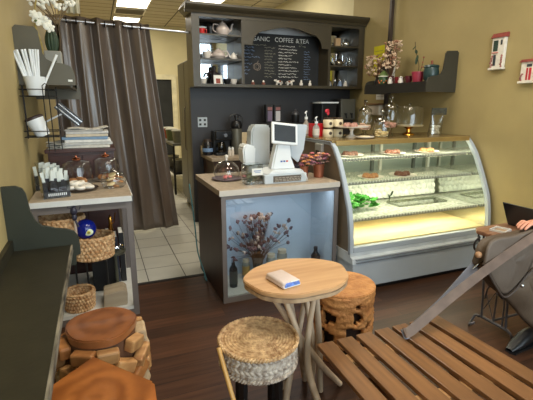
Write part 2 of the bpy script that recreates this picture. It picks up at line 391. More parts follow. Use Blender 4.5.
obj('slat', v, M('vent_slats', (160, 150, 126), .5), t, world=True, smooth=0)

# ================================================================= CURTAIN
cz0, cz1 = .02, 2.47
rodz = lambda x: 2.425-.035*(x-.2)
t = thing('curtain_rod', 'thin silver curtain rod running from left wall to the menu cabinet', 'curtain rod', (LW, 5.2, 2.44))
obj('rod', MB().cyl((LW, 5.2, rodz(LW)), (1.13, 5.2, rodz(1.13)), .013, n=12), M('rod_silver', (216, 214, 216), .28, .8), t, world=True)
obj('wall_bracket', MB().cyl((LW, 5.2, rodz(LW)), (LW+.015, 5.2, rodz(LW)), .03), chrome, t, world=True)
sat = M('satin_curtain', (104, 90, 79), .32, col2=(80, 69, 61), scale=2.5, stretch=(5, 5, .5), spec=.9)
t = thing('curtain', 'long grey brown satin grommet curtain pulled across the kitchen doorway', 'curtain', (.15, 5.2, 0))
NW = 5.5
def cfn(u, v):
    z = cz0+(cz1-.0)*v if False else cz0+(2.475-cz0)*v
    xr = .655+.225*(1-v)**1.15; xl = -.40
    x = xl+(xr-xl)*(u+.03*math.sin(7.3*u+1.2)*(1-.3*v)*math.sin(PI*u)+.008*math.sin(19*u)*math.sin(PI*u))
    A = .055*(.55+.45*v)+.015*math.sin(9*u+3*v)
    ph = 2*PI*NW*u+.5*math.sin(2.2*v+4*u)*(1-v)
    A *= .75+.35*math.sin(5.1*u*NW+.8); return (x+.012*math.sin(ph*2+1)*(1-v), 5.2+.022*v**6+A*math.sin(ph)+.008*math.sin(ph*2+v*3+2)*(1-.5*v), z-(.035*(x-.2) if v > .5 else 0))
obj('fabric', MB().surf(cfn, 220, 30), sat, t, world=True, smooth=180, solid=.003)
gm = M('grommet_dark', (52, 46, 48), .3, .8)
for k in range(11):
    u = (k+.0)/(2*NW); x = -.40+(1.055)*u
    if x > .66: continue
    obj('grommet', MB().torus((x, 5.2, rodz(x)), .026, .007, 'x', 18, 6), gm, t, world=True)
# pale cloth hanging behind the wall shelf, in front of the curtain
def pfn(u, v): return (-.175+.12*u, 4.6+.02*math.sin(u*14), 2.40+1.02*v)
tag(obj('drape', MB().surf(pfn, 30, 4), M('ivory_satin', (222, 214, 184), .35), None, smooth=180, solid=.003, loc=(-.11, 4.6, 2.4)), 'narrow ivory satin drape hanging from the ceiling left of the curtain top', 'drape')

# ================================================================= KITCHEN BEYOND
t = thing('refrigerator', 'tall brushed steel refrigerator side seen beyond the curtain', 'refrigerator', (1.6, 6.3, 0))
obj('body', MB().b2((1.24, 5.62, .1), (1.95, 6.62, 2.16), .01), steel, t, world=True, smooth=0)
obj('door', MB().b2((1.215, 5.64, .14), (1.238, 6.12, 2.14), .005), steel, t, world=True, smooth=0)
obj('door', MB().b2((1.215, 6.14, .14), (1.238, 6.60, 2.14), .005), steel, t, world=True, smooth=0)
obj('handle', MB().tube([(1.20, 6.05, .9), (1.18, 6.05, .92), (1.18, 6.05, 1.5), (1.20, 6.05, 1.52)], .009), chrome, t, world=True)
obj('kick_base', MB().b2((1.27, 5.66, 0), (1.92, 6.58, .1)), black_p, t, world=True, smooth=0)
t = thing('prep_table', 'dark metal prep table with a lower shelf in the kitchen', 'table', (1.45, 8.2, 0))
obj('top', MB().b2((1.18, 7.2, .86), (1.75, 9.2, .9)), steel, t, world=True, smooth=0)
obj('shelf', MB().b2((1.2, 7.25, .35), (1.73, 9.15, .38)), black_w, t, world=True, smooth=0)
for x in (1.2, 1.71):
    for y in (7.23, 8.2, 9.14): obj('leg', MB().cyl((x, y, 0), (x, y, .86), .02, n=10), black_w, t, world=True)
bins = [(1.33, 7.45, .9, 'white'), (1.3, 7.95, .9, 'green'), (1.32, 8.5, .9, 'orange'), (1.33, 7.5, .38, 'white low'), (1.33, 8.1, .38, 'white low far')]
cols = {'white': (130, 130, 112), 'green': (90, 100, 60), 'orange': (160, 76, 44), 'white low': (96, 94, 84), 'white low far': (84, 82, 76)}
labs = {'white': 'pale tub standing on the near end of the kitchen prep table', 'green': 'olive green tub on the kitchen prep table behind the pale tub', 'orange': 'orange container at far end of the kitchen prep table',
        'white low': 'white bin on the lower shelf of the prep table, nearest the counter', 'white low far': 'white bin on the prep table lower shelf, further back'}
for x, y, z, k in bins:
    b = thing('storage_tub', labs[k], 'tub', (x, y, z))
    obj('body', MB().lathe([(0, 0), (.09, 0), (.11, .2), (.115, .2), (.1, .19), (0, .17)], n=20), M('tub_'+k, cols[k], .5), b)
    obj('lid', MB().lathe([(0, .225), (.11, .22), (.12, .2), (0, .2)], n=20), M('tub_lid', (180, 178, 160), .5), b)

# ================================================================= MENU CABINET
t = thing('menu_cabinet', 'dark olive wall cabinet with crown moulding, arched centre and open shelves', 'cabinet', (2.3, 5.2, 1.77))
fy, by = 5.03, 5.35
m = MB()
m.b2((1.11, fy, 1.77), (1.16, by, 2.62)).b2((3.43, fy, 1.77), (3.48, by, 2.62)).b2((1.11, fy, 1.765), (3.48, by, 1.80)).b2((1.11, fy, 2.60), (3.48, by, 2.64))
m.b2((1.715, fy, 1.8), (1.75, by, 2.6)).b2((2.93, fy, 1.8), (2.965, by, 2.6))
m.b2((1.16, fy, 1.8), (1.20, fy+.02, 2.6)).b2((3.40, fy, 1.8), (3.43, fy+.02, 2.6))
obj('carcass', m, cab_m, t, world=True, smooth=0)
prof = [(0, 0), (.0, .0), (.02, .0), (.03, .03), (.07, .06), (.085, .085), (.085, .105), (0, .105)]
cp = [(fy-a, 2.585+b) for a, b in prof[1:]]
m = MB().prism([(fy-.0, 2.585), (fy-.02, 2.585), (fy-.035, 2.61), (fy-.075, 2.64), (fy-.09, 2.66), (fy-.09, 2.685), (fy, 2.685)], 'yz', 1.03, 3.56-.065)
m.prism([(1.11, 2.585), (1.09, 2.585), (1.075, 2.61), (1.04, 2.64), (1.03, 2.66), (1.03, 2.685), (1.11, 2.685)], 'xz', fy+.001, by)
m.b2((1.111, fy+.001, 2.642), (3.494, by, 2.684))
obj('crown_moulding', m, cab_m, t, world=True, smooth=0)
obj('front_rail', MB().b2((1.11, fy-.008, 1.765), (3.48, fy, 1.80)).b2((1.16, fy-.004, 2.55), (3.43, fy+.014, 2.6)), cab_m, t, world=True, smooth=0)
# arched valance
pts = [(1.75, 2.60), (1.75, 2.27), (1.86, 2.27)]
for k in range(1, 9):
    a = PI-(PI/2)*k/8; pts.append((1.86+.17+.17*math.cos(a)*1.0, 2.27+.17*math.sin(a)+.0))
for k in range(1, 10):
    u = k/9; pts.append((2.03+(2.66-2.03)*u, 2.44+.06*math.sin(PI*u)))
for k in range(1, 9):
    a = PI/2-(PI/2)*k/8; pts.append((2.66+.17*math.cos(a), 2.27+.17*math.sin(a)))
pts += [(2.93, 2.27), (2.93, 2.60)]
obj('arched_valance', MB().prism(pts, 'xz', fy, fy+.02), cab_m, t, world=True, smooth=0)
for z in (2.365, 2.09):
    obj('shelf', MB().b2((1.16, fy+.01, z-.012), (1.715, by-.02, z+.006)), cab_m, t, world=True, smooth=0)
for z in (2.315, 2.065):
    obj('shelf', MB().b2((2.965, fy+.01, z-.012), (3.43, by-.02, z+.006)), cab_m, t, world=True, smooth=0)
obj('mirror_back', MB().b2((1.16, by-.012, 1.8), (1.715, by-.004, 2.6)), mirror, t, world=True, smooth=0, label='mirrored back of the left shelves')
obj('mirror_back', MB().b2((2.965, by-.012, 1.8), (3.43, by-.004, 2.6)), mirror, t, world=True, smooth=0, label='mirrored back of the right shelves')
obj('back_panel', MB().b2((1.75, by-.012, 1.8), (2.93, by-.004, 2.6)), M('pale_back', (196, 198, 200), .5), t, world=True, smooth=0)
# chalkboard with lettering
cb = thing('chalkboard', 'black chalkboard menu with white handwriting inside the arched cabinet', 'chalkboard', (2.34, 5.3, 1.80))
obj('board', MB().b2((1.752, 5.29, 1.803), (2.928, 5.31, 2.455)), M('chalkboard_black', (30, 31, 33), .75, var=.25, scale=5), cb, world=True, smooth=0)
chalk = M('chalk_white', (214, 212, 206), .9); chalk2 = M('chalk_dim', (132, 130, 116), .9); chalk3 = M('chalk_blue', (110, 128, 158), .9)
for wd_, xx in (('ORGANIC', -.325), ('COFFEE', .06), ('&', .255), ('TEA', .36)): text('heading_word', wd_, .079, chalk, cb, (xx, -.012, .585), (PI/2, 0, 0))
def scrib(name, x0, x1, z0, z1, rows, mat, hgt=.016, dens=1.):
    rnd = random.Random(name)
    for r in range(rows):
        mb = MB()
        z = z1-(z1-z0)*(r+.5)/rows; x = x0; end = x0+(x1-x0)*rnd.uniform(.6, 1)
        while x < end:
            wl = rnd.uniform(.03, .08); px, pz = x, z
            while px < min(x+wl, end):
                nx = px+rnd.uniform(.005, .009); nz = z+rnd.uniform(-hgt/2, hgt/2)
                L = math.hypot(nx-px, nz-pz); mb.box(((px+nx)/2, 5.289, (pz+nz)/2), (L+.002, .001, .0048), (0, -math.atan2(nz-pz, nx-px), 0)); px, pz = nx, nz
            x += wl+.012
        obj('menu_line', mb, mat, cb, world=True, smooth=0)
scrib('a', 1.79, 1.95, 1.93, 2.26, 8, chalk3, .024); scrib('g', 1.79, 2.05, 2.14, 2.30, 4, chalk3, .024); scrib('b', 2.12, 2.28, 1.90, 2.30, 11, chalk2, .02)
scrib('c', 2.32, 2.62, 1.90, 2.33, 11, chalk, .018); scrib('d', 2.70, 2.80, 1.88, 2.27, 12, chalk3)
scrib('e', 1.86, 2.2, 2.29, 2.33, 1, chalk2, .02); scrib('f', 2.62, 2.74, 2.30, 2.42, 3, chalk2, .03)
mp_ = MB().torus((2.02, 5.288, 2.04), .045, .003, 'y', 20, 4).torus((2.02, 5.288, 2.04), .025, .002, 'y', 16, 4).torus((2.0, 5.288, 2.04), .04, .002, 'y', 16, 4)
mp_.tube([(2.02, 5.288, 2.085), (2.03, 5.288, 2.115)], .003, 5)
obj('pumpkin_drawing', mp_, M('chalk_orange', (150, 136, 124), .9), cb, world=True)
# crockery -----------------------------------------------------------------
def teapot(x, y, z, r, h, mat, label, flip=1, low=False):
    t = thing('teapot', label, 'teapot', (x, y, z))
    obj('body', MB().lathe([(0, 0), (r*.6, 0), (r, h*.3), (r*.98, h*.5), (r*.5, h*.78), (r*.42, h*.8), (0, h*.8)]), mat, t)
    obj('lid', MB().lathe([(r*.45, h*.79), (r*.38, h*.86), (r*.1, h*.9), (r*.08, h*.93), (r*.13, h*.97), (0, h)]), mat, t)
    obj('spout', MB().tube([(flip*r*.8, 0, h*.3), (flip*r*1.25, 0, h*.45), (flip*r*1.4, 0, h*.75), (flip*r*1.6, 0, h*.85)], [r*.22, r*.15, r*.1, r*.09], 10, sm=4), mat, t)
    obj('handle', MB().tube([(-flip*r*.6, 0, h*.72), (-flip*r*1.3, 0, h*.75), (-flip*r*1.4, 0, h*.4), (-flip*r*.85, 0, h*.22)], r*.09, 8, sm=5), mat, t)
    return t
def cup(x, y, z, r, h, mat, label, group=None, a=0., name='cup', cat='cup'):
    t = thing(name, label, cat, (x, y, z), a, group)
    obj('bowl', MB().lathe([(0, 0), (r*.55, 0), (r*.85, h*.5), (r, h), (r*.92, h), (r*.75, h*.5), (r*.4, h*.12), (0, h*.1)], n=20), mat, t)
    obj('handle', MB().tube([(r*.9, 0, h*.8), (r*1.5, 0, h*.8), (r*1.4, 0, h*.3), (r*.8, 0, h*.3)], r*.1, 6, sm=4), mat, t)
    return t
pinkw = M('blush_ceramic', (196, 182, 174), .3, var=.06)
teapot(1.53, 5.2, 2.371, .085, .18, pinkw, 'large blush ceramic teapot on the top shelf left of the menu')
teapot(1.47, 5.2, 2.096, .085, .14, pinkw, 'round pale teapot on the middle shelf left of the menu', -1)
teapot(1.665, 5.2, 2.096, .042, .10, white_c, 'very small white pot at right end of middle shelf', -1)
cup(1.325, 5.2, 2.096, .055, .09, white_c, 'white cup with a black spoon on the middle left shelf', a=2)
o = obj('spoon', MB().tube([(1.33, 5.2, 2.12), (1.34, 5.22, 2.24)], .006, 6), black_p); tag(o, 'black spoon standing up in the white cup on the middle left shelf', 'spoon')
cup(1.265, 5.18, 2.371, .038, .075, M('red_ceramic', (206, 44, 40), .3), 'bright red mug at the left end of the top shelf', a=-.5, name='mug', cat='mug')
cup(1.385, 5.24, 2.371, .05, .11, black_p, 'black mug between the red mug and the large teapot', a=2.6, name='mug', cat='mug')
for i, x in enumerate((1.27, 1.575, 1.66)):
    cup(x, 5.2, 1.80, .05-.006*(i == 0), .07, white_c if i != 1 else black_p, ['white cup at the left end of the bottom left shelf', 'dark cup right of the small red framed card on the bottom shelf', 'white cup at the right end of the bottom left shelf'][i], a=1.8)
t = thing('framed_card', 'small white card with a red picture on the bottom left shelf', 'card', (1.44, 5.14, 1.80))
obj('card', MB().box((0, 0, .055), (.11, .006, .11), (-.15, 0, 0)), paper, t, smooth=0)
obj('red_picture', MB().box((0, -.0055, .04), (.055, .003, .06), (-.15, 0, 0)), M('rust_red', (140, 60, 44), .6), t, smooth=0)
t = thing('figurine', 'dark bronze figurine standing behind the white card', 'figurine', (1.42, 5.24, 1.80))
obj('body', MB().lathe([(0, 0), (.045, 0), (.05, .05), (.03, .09), (.038, .14), (.02, .17), (.026, .2), (.018, .225), (0, .23)], n=14).tube([(.02, 0, .14), (.07, 0, .12), (.08, 0, .08)], .014, 6, sm=3).tube([(-.02, 0, .14), (-.06, 0, .15), (-.09, 0, .1)], .014, 6, sm=3), M('dark_bronze', (40, 30, 34), .4), t)
t = thing('teapot_box', 'small patterned tin with a gold lid on the top right shelf', 'tin', (3.16, 5.2, 2.321))
obj('body', MB().b2((-.04, -.03, 0), (.04, .03, .12), .006), M('kraft_tan', (184, 150, 110), .6), t)
teapot(3.30, 5.2, 2.321, .065, .13, M('silver_pot', (196, 196, 190), .2, .9), 'silver teapot on the top shelf right of the menu')
teapot(3.20, 5.2, 2.071, .062, .12, M('silver_kettle', (160, 150, 130), .2, .9), 'metal kettle with tall hoop handle on the middle right shelf')
o = obj('hoop_handle', MB().tube([(3.15, 5.2, 2.15), (3.16, 5.2, 2.24), (3.21, 5.2, 2.26), (3.25, 5.2, 2.22), (3.255, 5.2, 2.15)], .006, 8, sm=4), chrome)
k = [q for q in bpy.data.objects if q.get('label', '').startswith('metal kettle')][0]; o.parent = k; o.location = -Vector(k.location)
t = thing('glass_jar', 'small glass jar beside the kettle on the middle right shelf', 'jar', (3.37, 5.2, 2.071))
obj('body', MB().lathe([(0, 0), (.035, 0), (.045, .05), (.03, .1), (.033, .12), (.027, .12), (.025, .1), (.038, .05), (0, .01)], n=18), glass, t)
sm = [(3.05, .03, white_c, 'white'), (3.15, .028, black_p, 'black'), (3.23, .03, M('blue_glaze', (120, 140, 170), .3), 'blue grey'), (3.32, .028, white_c, 'off white')]
for i, (x, r, mt, nm) in enumerate(sm):
    t = thing('salt_shaker', nm+[' shaker nearest the chalkboard on the bottom right shelf', ' shaker second from the chalkboard on the bottom right shelf', ' shaker third from the chalkboard on the bottom right shelf', ' shaker at the right end of the bottom right shelf'][i], 'shaker', (x, 5.2, 1.80))
    obj('body', MB().lathe([(0, 0), (r, 0), (r*1.05, .03), (r*.6, .07), (r*.5, .075), (0, .075)], n=14), mt, t)
    obj('cap', MB().lathe([(r*.52, .075), (r*.55, .09), (r*.3, .1), (0, .102)], n=14), chrome, t)
# little figures along the bottom ledge in front of the board
fg = [(1.90, .05, 'white bottle shaped figure at the left foot of the chalkboard', white_c), (2.045, .05, 'white bottle shaped figure under the pumpkin drawing', white_c), (2.59, .065, 'tall white pointed figure right of the toy cows', white_c), (2.72, .06, 'white pointed figure nearest the right end of the ledge', white_c)]
for x, h, lb, mt in fg:
    t = thing('ledge_figurine', lb, 'figurine', (x, 5.14, 1.80))
    obj('body', MB().lathe([(0, 0), (.022, 0), (.024, h*.5), (.01, h*.75), (0, h*.8)], n=12), M('rust_brown', (120, 70, 56), .5) if x < 2.1 else mt, t)
    obj('head', MB().lathe([(.011, h*.72), (.014, h*.9), (.01, h*1.1), (0, h*1.25)], n=12), mt, t)
for x, fl, lb in ((2.26, 1, 'small white toy cow on the cabinet ledge, left one of the pair'), (2.42, -1, 'small white toy cow on the cabinet ledge, right one of the pair')):
    t = thing('toy_cow', lb, 'toy cow', (x, 5.14, 1.80))
    m = MB().ball((0, 0, .045), (.042, .02, .022), n=12)
    for a in (-.028, .028):
        for b in (-.011, .011): m.cyl((a, b, 0), (a, b, .04), .007, .008, 8)
    m.ball((-fl*.05, 0, .062), (.02, .013, .014), n=10).cyl((-fl*.038, .011, .07), (-fl*.038, .024, .078), .005, .002, 6).cyl((-fl*.038, -.011, .07), (-fl*.038, -.024, .078), .005, .002, 6)
    m.tube([(fl*.04, 0, .055), (fl*.055, 0, .04), (fl*.055, 0, .02)], .003, 5)
    obj('body', m, white_c, t); obj('patch', MB().ball((fl*.01, -.012, .05), (.02, .011, .014), n=10), M('brown_patch', (120, 66, 40), .5), t)
# ================================================================= BACK COUNTER
t = thing('back_counter', 'dark brown counter with sand top along the black panel wall', 'counter', (2.3, 5.05, 0))
obj('body', MB().b2((1.27, 4.80, 0), (3.48, 5.345, .89)), brown_cab, t, world=True, smooth=0)
obj('worktop', MB().b2((1.235, 4.765, .89), (3.49, 5.348, .93), .004), counter_top, t, world=True, smooth=0)
obj('splash_end', MB().b2((1.235, 5.30, .93), (1.30, 5.345, 1.03)), M('splash_cream', (186, 170, 140), .5), t, world=True, smooth=0)
for i, x in enumerate((1.3, 1.84, 2.38, 2.92)):
    d = obj('door', MB().b2((x, 4.785, .06), (x+.52, 4.80, .87), .003), brown_cab, t, world=True, smooth=0)
    obj('handle', MB().cyl((x+.47, 4.77, .62), (x+.47, 4.77, .78), .006, n=8), chrome, d, loc=None, world=True)
t = thing('power_outlet', 'white double power outlet on the black wall above the coffee grinder', 'outlet', (1.275, 5.349, 1.27))
obj('cover_plate', MB().b2((-.062, -.008, 0), (.062, 0, .125), .003), grey_p, t, smooth=0)
for x in (-.03, .03):
    for z in (.035, .09): obj('socket', MB().b2((x-.015, -.011, z-.014), (x+.015, -.007, z+.014), .002), black_p, t, smooth=0)
Z0 = .931
t = thing('coffee_canister', 'black round canister with blue label at the left end of the back counter', 'canister', (1.275, 5.12, Z0))
obj('body', MB().lathe([(0, 0), (.062, 0), (.066, .01), (.066, .15), (.05, .17), (0, .17)]), M('dark_glass', (30, 30, 34), .15), t)
obj('label_band', MB().lathe([(.0665, .045), (.068, .05), (.068, .085), (.0665, .09)]), M('pale_blue_label', (120, 150, 190), .5), t)
obj('lid', MB().lathe([(0, .205), (.045, .2), (.052, .17), (0, .168)]), M('brown_lid', (60, 46, 36), .5), t)
t = thing('coffee_maker', 'black coffee maker with round dial on the back counter', 'coffee maker', (1.46, 5.12, Z0))
obj('base', MB().b2((-.11, -.12, 0), (.11, .1, .035), .008), black_p, t, smooth=0)
obj('tower', MB().b2((-.11, .0, .03), (.11, .1, .30), .008), black_p, t, smooth=0)
obj('brew_head', MB().b2((-.11, -.12, .19), (.11, .01, .31), .012), M('black_gloss', (22, 22, 24), .2), t, smooth=0)
obj('dial', MB().cyl((.02, -.12, .25), (.02, -.135, .25), .022, n=20), chrome, t)
obj('carafe', MB().lathe([(0, 0), (.055, 0), (.065, .06), (.05, .12), (.045, .125), (.04, .12), (0, .11)], c=(-.02, -.045, .036)), glassmat('dark_carafe', (120, 110, 100), .1), t)
for i, (x, y) in enumerate(((1.505, 4.93), (1.545, 4.93))):
    t = thing('salt_shaker', ['white shaker in front of the coffee maker, the left one', 'white shaker in front of the coffee maker, the right one'][i], 'shaker', (x, y, Z0))
    obj('body', MB().lathe([(0, 0), (.019, 0), (.021, .05), (.016, .08), (0, .08)], n=14), white_c, t)
    obj('cap', MB().lathe([(.017, .08), (.017, .095), (.008, .11), (0, .112)], n=14), white_p, t)
t = thing('thermal_airpot', 'tall steel airpot thermos with black pump top on the back counter', 'airpot', (1.655, 5.1, Z0))
obj('body', MB().lathe([(0, 0), (.068, 0), (.07, .01), (.07, .31), (.06, .33), (0, .33)]), steel, t)
obj('pump_top', MB().lathe([(.062, .325), (.072, .34), (.072, .39), (.055, .42), (.02, .43), (.02, .46), (0, .465)]), black_p, t)
obj('spout', MB().tube([(0, -.05, .37), (0, -.10, .37), (0, -.11, .34)], .012, 8), black_p, t)
obj('pump_button', MB().cyl((0, 0, .46), (0, 0, .49), .028), black_p, t)
obj('carry_handle', MB().tube([(-.072, 0, .35), (-.085, .02, .46), (0, .03, .505), (.085, .02, .46), (.072, 0, .35)], .008, 8, sm=5), black_p, t)
t = thing('flower_print_tin', 'cream box with a brown flower print behind the white scale', 'box', (1.80, 5.15, Z0))
obj('body', MB().b2((-.085, -.05, 0), (.085, .05, .27), .005), M('cream_box', (206, 186, 150), .6), t, smooth=0)
f = MB(); 
for k in range(6): a = k*PI/3; f.ball((.02+.022*math.cos(a), -.052, .15+.022*math.sin(a)), (.016, .003, .016), n=8)
obj('flower_print', f, M('print_brown', (110, 60, 44), .6), t)
t = thing('espresso_machine', 'large black espresso machine mostly hidden behind the cash register', 'coffee machine', (2.33, 5.12, Z0))
obj('body', MB().b2((-.31, -.16, .03), (.36, .18, .39), .012), M('black_satin', (36, 35, 37), .4), t, smooth=0)
obj('drip_tray', MB().b2((-.26, -.2, .03), (.3, -.15, .08), .004), steel, t, smooth=0)
for x in (-.27, .32):
    for y in (-.12, .14): obj('foot', MB().cyl((x, y, 0), (x, y, .03), .02, n=10), black_p, t)
for x in (-.12, .14): obj('group_head', MB().cyl((x, -.19, .27), (x, -.19, .22), .03, n=16).cyl((x, -.21, .24), (x, -.32, .235), .012, n=8).b2((x-.03, -.2, .25), (x+.03, -.15, .3)), chrome, t)
for i, x in enumerate((2.10, 2.215)):
    t = thing('coffee_bag_box', ['black box with pale face standing on the espresso machine, left of the pair', 'black box with bright window standing on the espresso machine, right of the pair'][i], 'box', (x, 5.1, Z0+.392))
    obj('body', MB().b2((-.05, -.04, 0), (.05, .04, .23), .004), black_p, t, smooth=0)
    obj('front_label', MB().b2((-.03, -.0425, .02), (.035, -.0405, .15), .001), M('label_'+str(i), [(110, 96, 120), (190, 188, 190)][i], .5), t, smooth=0)
    obj('red_strip', MB().b2((-.03, -.0425, .16), (.035, -.0405, .20)), M('dull_pink', (140, 90, 88), .5), t, smooth=0)
t = thing('round_canister', 'small dark round canister on the espresso machine behind the screen', 'canister', (2.50, 5.12, Z0+.392))
obj('body', MB().lathe([(0, 0), (.05, 0), (.055, .01), (.055, .1), (0, .1)]), black_p, t); obj('lid', MB().lathe([(.057, .1), (.05, .13), (.012, .15), (.014, .17), (0, .175)]), M('smoke_lid', (70, 70, 74), .3), t)
t = thing('coffee_grinder', 'black machine with a white flat top behind the red box', 'grinder', (2.965, 5.12, Z0))
obj('body', MB().b2((-.115, -.1, 0), (.115, .12, .64), .008), black_p, t, smooth=0)
obj('white_top', MB().b2((-.135, -.12, .64), (.135, .13, .66), .003), white_p, t, smooth=0)
obj('hopper_throat', MB().cyl((-.03, -.11, .56), (-.03, -.13, .50), .02, n=10), M('red_plastic', (190, 44, 60), .4), t)
t = thing('hot_drink_dispenser', 'steel twin spout drink dispenser standing right of the black grinder', 'dispenser', (3.27, 5.12, Z0))
obj('body', MB().b2((-.115, -.06, 0), (.115, .14, .70), .006), M('black_satin2', (40, 38, 38), .4), t, smooth=0)
obj('front_panel', MB().b2((-.115, -.10, .42), (.115, -.06, .70), .006), steel, t, smooth=0)
for x in (-.05, .04):
    obj('tap', MB().cyl((x, -.10, .50), (x, -.14, .49), .012, n=10).cyl((x, -.14, .51), (x, -.14, .44), .01, n=10), black_p, t)
obj('drip_tray', MB().b2((-.12, -.16, 0), (.12, -.06, .04), .004), steel, t, smooth=0)
# ================================================================= FRONT COUNTER
x0, x1, y0, y1, ht = .822, 1.846, 2.94, 3.74, .925
t = thing('service_counter', 'brown service counter with sand top and big glass display front', 'counter', ((x0+x1)/2, (y0+y1)/2, 0))
obj('worktop', MB().b2((x0-.015, y0-.02, ht-.045), (x1+.005, y1, ht), .003), counter_top, t, world=True, smooth=0)
obj('edge_band', MB().b2((x0-.017, y0-.024, ht-.044), (x1+.005, y0-.02, ht-.001)), M('edge_beige', (192, 184, 172), .5), t, world=True, smooth=0)
obj('side_panel', MB().b2((x0, y0, 0), (x0+.02, y1, ht-.045)), brown_cab, t, world=True, smooth=0)
obj('side_panel', MB().b2((x1-.02, y0, 0), (x1, y1, ht-.045)), brown_cab, t, world=True, smooth=0)
fm = MB().b2((x0-.001, y0-.012, 0), (x0+.035, y0-.0005, ht-.045)).b2((x1-.035, y0-.012, 0), (x1, y0-.0005, ht-.045)).b2((x0+.035, y0-.012, ht-.075), (x1-.035, y0-.0005, ht-.045)).b2((x0+.035, y0-.012, 0), (x1-.035, y0-.0005, .045))
obj('front_frame', fm, frame_grey, t, world=True, smooth=0)
obj('glass_front', MB().b2((x0+.035, y0, .045), (x1-.035, y0+.006, ht-.075)), glass_counter, t, world=True, smooth=0)
pb = M('sky_reflection_board', (190, 206, 220), .5, var=.04)  # blue sky reflection of the glass is put into the board colour
obj('back_board', MB().b2((x0+.02, y0+.42, .04), (x1-.02, y0+.43, ht-.045)), pb, t, world=True, smooth=0)
obj('inner_side', MB().b2((x0+.02, y0+.02, .04), (x0+.024, y0+.42, ht-.045)), pb, t, world=True, smooth=0)
obj('inner_side', MB().b2((x1-.024, y0+.02, .04), (x1-.02, y0+.42, ht-.045)), pb, t, world=True, smooth=0)
obj('bottom_board', MB().b2((x0+.02, y0+.02, .025), (x1-.02, y0+.43, .045)), M('cream_board', (206, 202, 184), .5), t, world=True, smooth=0)
# inside the counter
ZB = .046
def bottle(x, y, z, r, h, mat, label, grp=None, cap=None):
    t = thing('bottle', label, 'bottle', (x, y, z), 0, grp)
    obj('body', MB().lathe([(0, 0), (r, 0), (r, h*.66), (r*.45, h*.8), (r*.4, h*.92), (0, h*.92)], n=20), mat, t)
    obj('cap', MB().lathe([(r*.45, h*.9), (r*.45, h), (0, h)], n=16), cap or black_p, t)
    return t
dkb = M('dark_bottle_glass', (22, 34, 34), .12)
b = bottle(.965, 3.12, ZB, .034, .245, dkb, 'dark glass bottle with steel cap at left inside the counter display', cap=chrome)
obj('label_band', MB().lathe([(.035, .03), (.0355, .035), (.0355, .14), (.035, .145)], n=20), M('dark_label', (44, 62, 56), .6), b)
b = bottle(1.772, 3.16, ZB+.0, .042, .235, dkb, 'black bottle at right inside the counter display beside the frame')
obj('label_band', MB().lathe([(.043, .03), (.0435, .035), (.0435, .11), (.043, .115)], n=20), M('navy_label', (40, 60, 90), .6), b)
cj = M('cream_jar_label', (214, 204, 176), .6)
for i, (x, y, s) in enumerate(((1.335, 3.18, 1), (1.45, 3.20, 1.1), (1.12, 3.24, .8))):
    t = thing('spice_jar', ['glass jar with cream label right of the dried flowers, the nearer to the vase', 'taller glass jar with cream label to the right of its twin in the display', 'small jar with mustard label left of the vase in the display'][i], 'jar', (x, y, ZB))
    r, h = .042*s, .2*s+.02
    obj('body', MB().lathe([(0, 0), (r, 0), (r, h*.8), (r*.8, h*.88), (0, h*.88)], n=20), M('jar_filled', (150, 152, 140), .2), t)
    obj('label_band', MB().lathe([(r*1.01, h*.2), (r*1.03, h*.22), (r*1.03, h*.66), (r*1.01, h*.68)], n=20), cj if i < 2 else M('mustard', (176, 142, 74), .6), t)
    obj('lid', MB().lathe([(r*.84, h*.87), (r*.86, h), (0, h)], n=20), M('cream_lid', (206, 194, 164), .5), t)
t = thing('flower_vase', 'glass vase holding a wide bunch of dried dark flowers inside the counter', 'vase', (1.215, 3.2, ZB))
obj('vase', MB().lathe([(0, .006), (.045, 0), (.05, .02), (.04, .1), (.055, .2), (.06, .21), (.052, .205), (.036, .1), (.043, .02), (0, .012)]), glassmat('dark_vase_glass', (150, 150, 150), .12), t)
rnd = random.Random(3); stm = MB(); bl = [MB(), MB(), MB()]
for k in range(120):
    a = rnd.uniform(0, 2*PI); rr = abs(rnd.gauss(0, .11)); px = rr*math.cos(a)*1.75+.02; py = rr*math.sin(a)*.7; pz = .24+rnd.uniform(.03, .36)*(1-.15*rr/.2)
    px = max(-.26, min(.27, px)); py = max(-.18, min(.18, py))
    stm.tube([(px*.08, py*.08, .03), (px*.25, py*.25, .22), (px, py, pz)], [.0022, .0014], 5, sm=4)
    b = bl[rnd.choice((0, 0, 1, 1, 2))]; s = rnd.uniform(.011, .019)
    b.ball((px, py, pz), (s, s, s*.8), (rnd.random(), rnd.random(), 0), 8)
    for q in range(3): b.ball((px+rnd.uniform(-.014, .014), py+rnd.uniform(-.014, .014), pz+rnd.uniform(-.014, .014)), s*.55, n=6)
obj('stems', stm, M('dry_stem', (62, 50, 40), .8), t)
for b, c, nm in zip(bl, ((64, 44, 54), (110, 84, 88), (196, 176, 160)), ('dark plum dried blossoms', 'mauve dried blossoms', 'pale dried blossoms')):
    obj('blossoms', b, M('blossom_'+nm[:4], c, .8, var=.3, scale=40), t, label=nm)
# loose cable on the counter's left side
o = obj('cable', MB().tube([(.79, 3.95, .8), (.775, 3.7, .45), (.76, 3.55, .25), (.775, 3.42, .12), (.79, 3.36, .03), (.80, 3.5, .012)], .006, 8, sm=6), M('teal_cable', (70, 120, 130), .5)); tag(o, 'thin teal cable hanging down the left side of the service counter', 'cable')

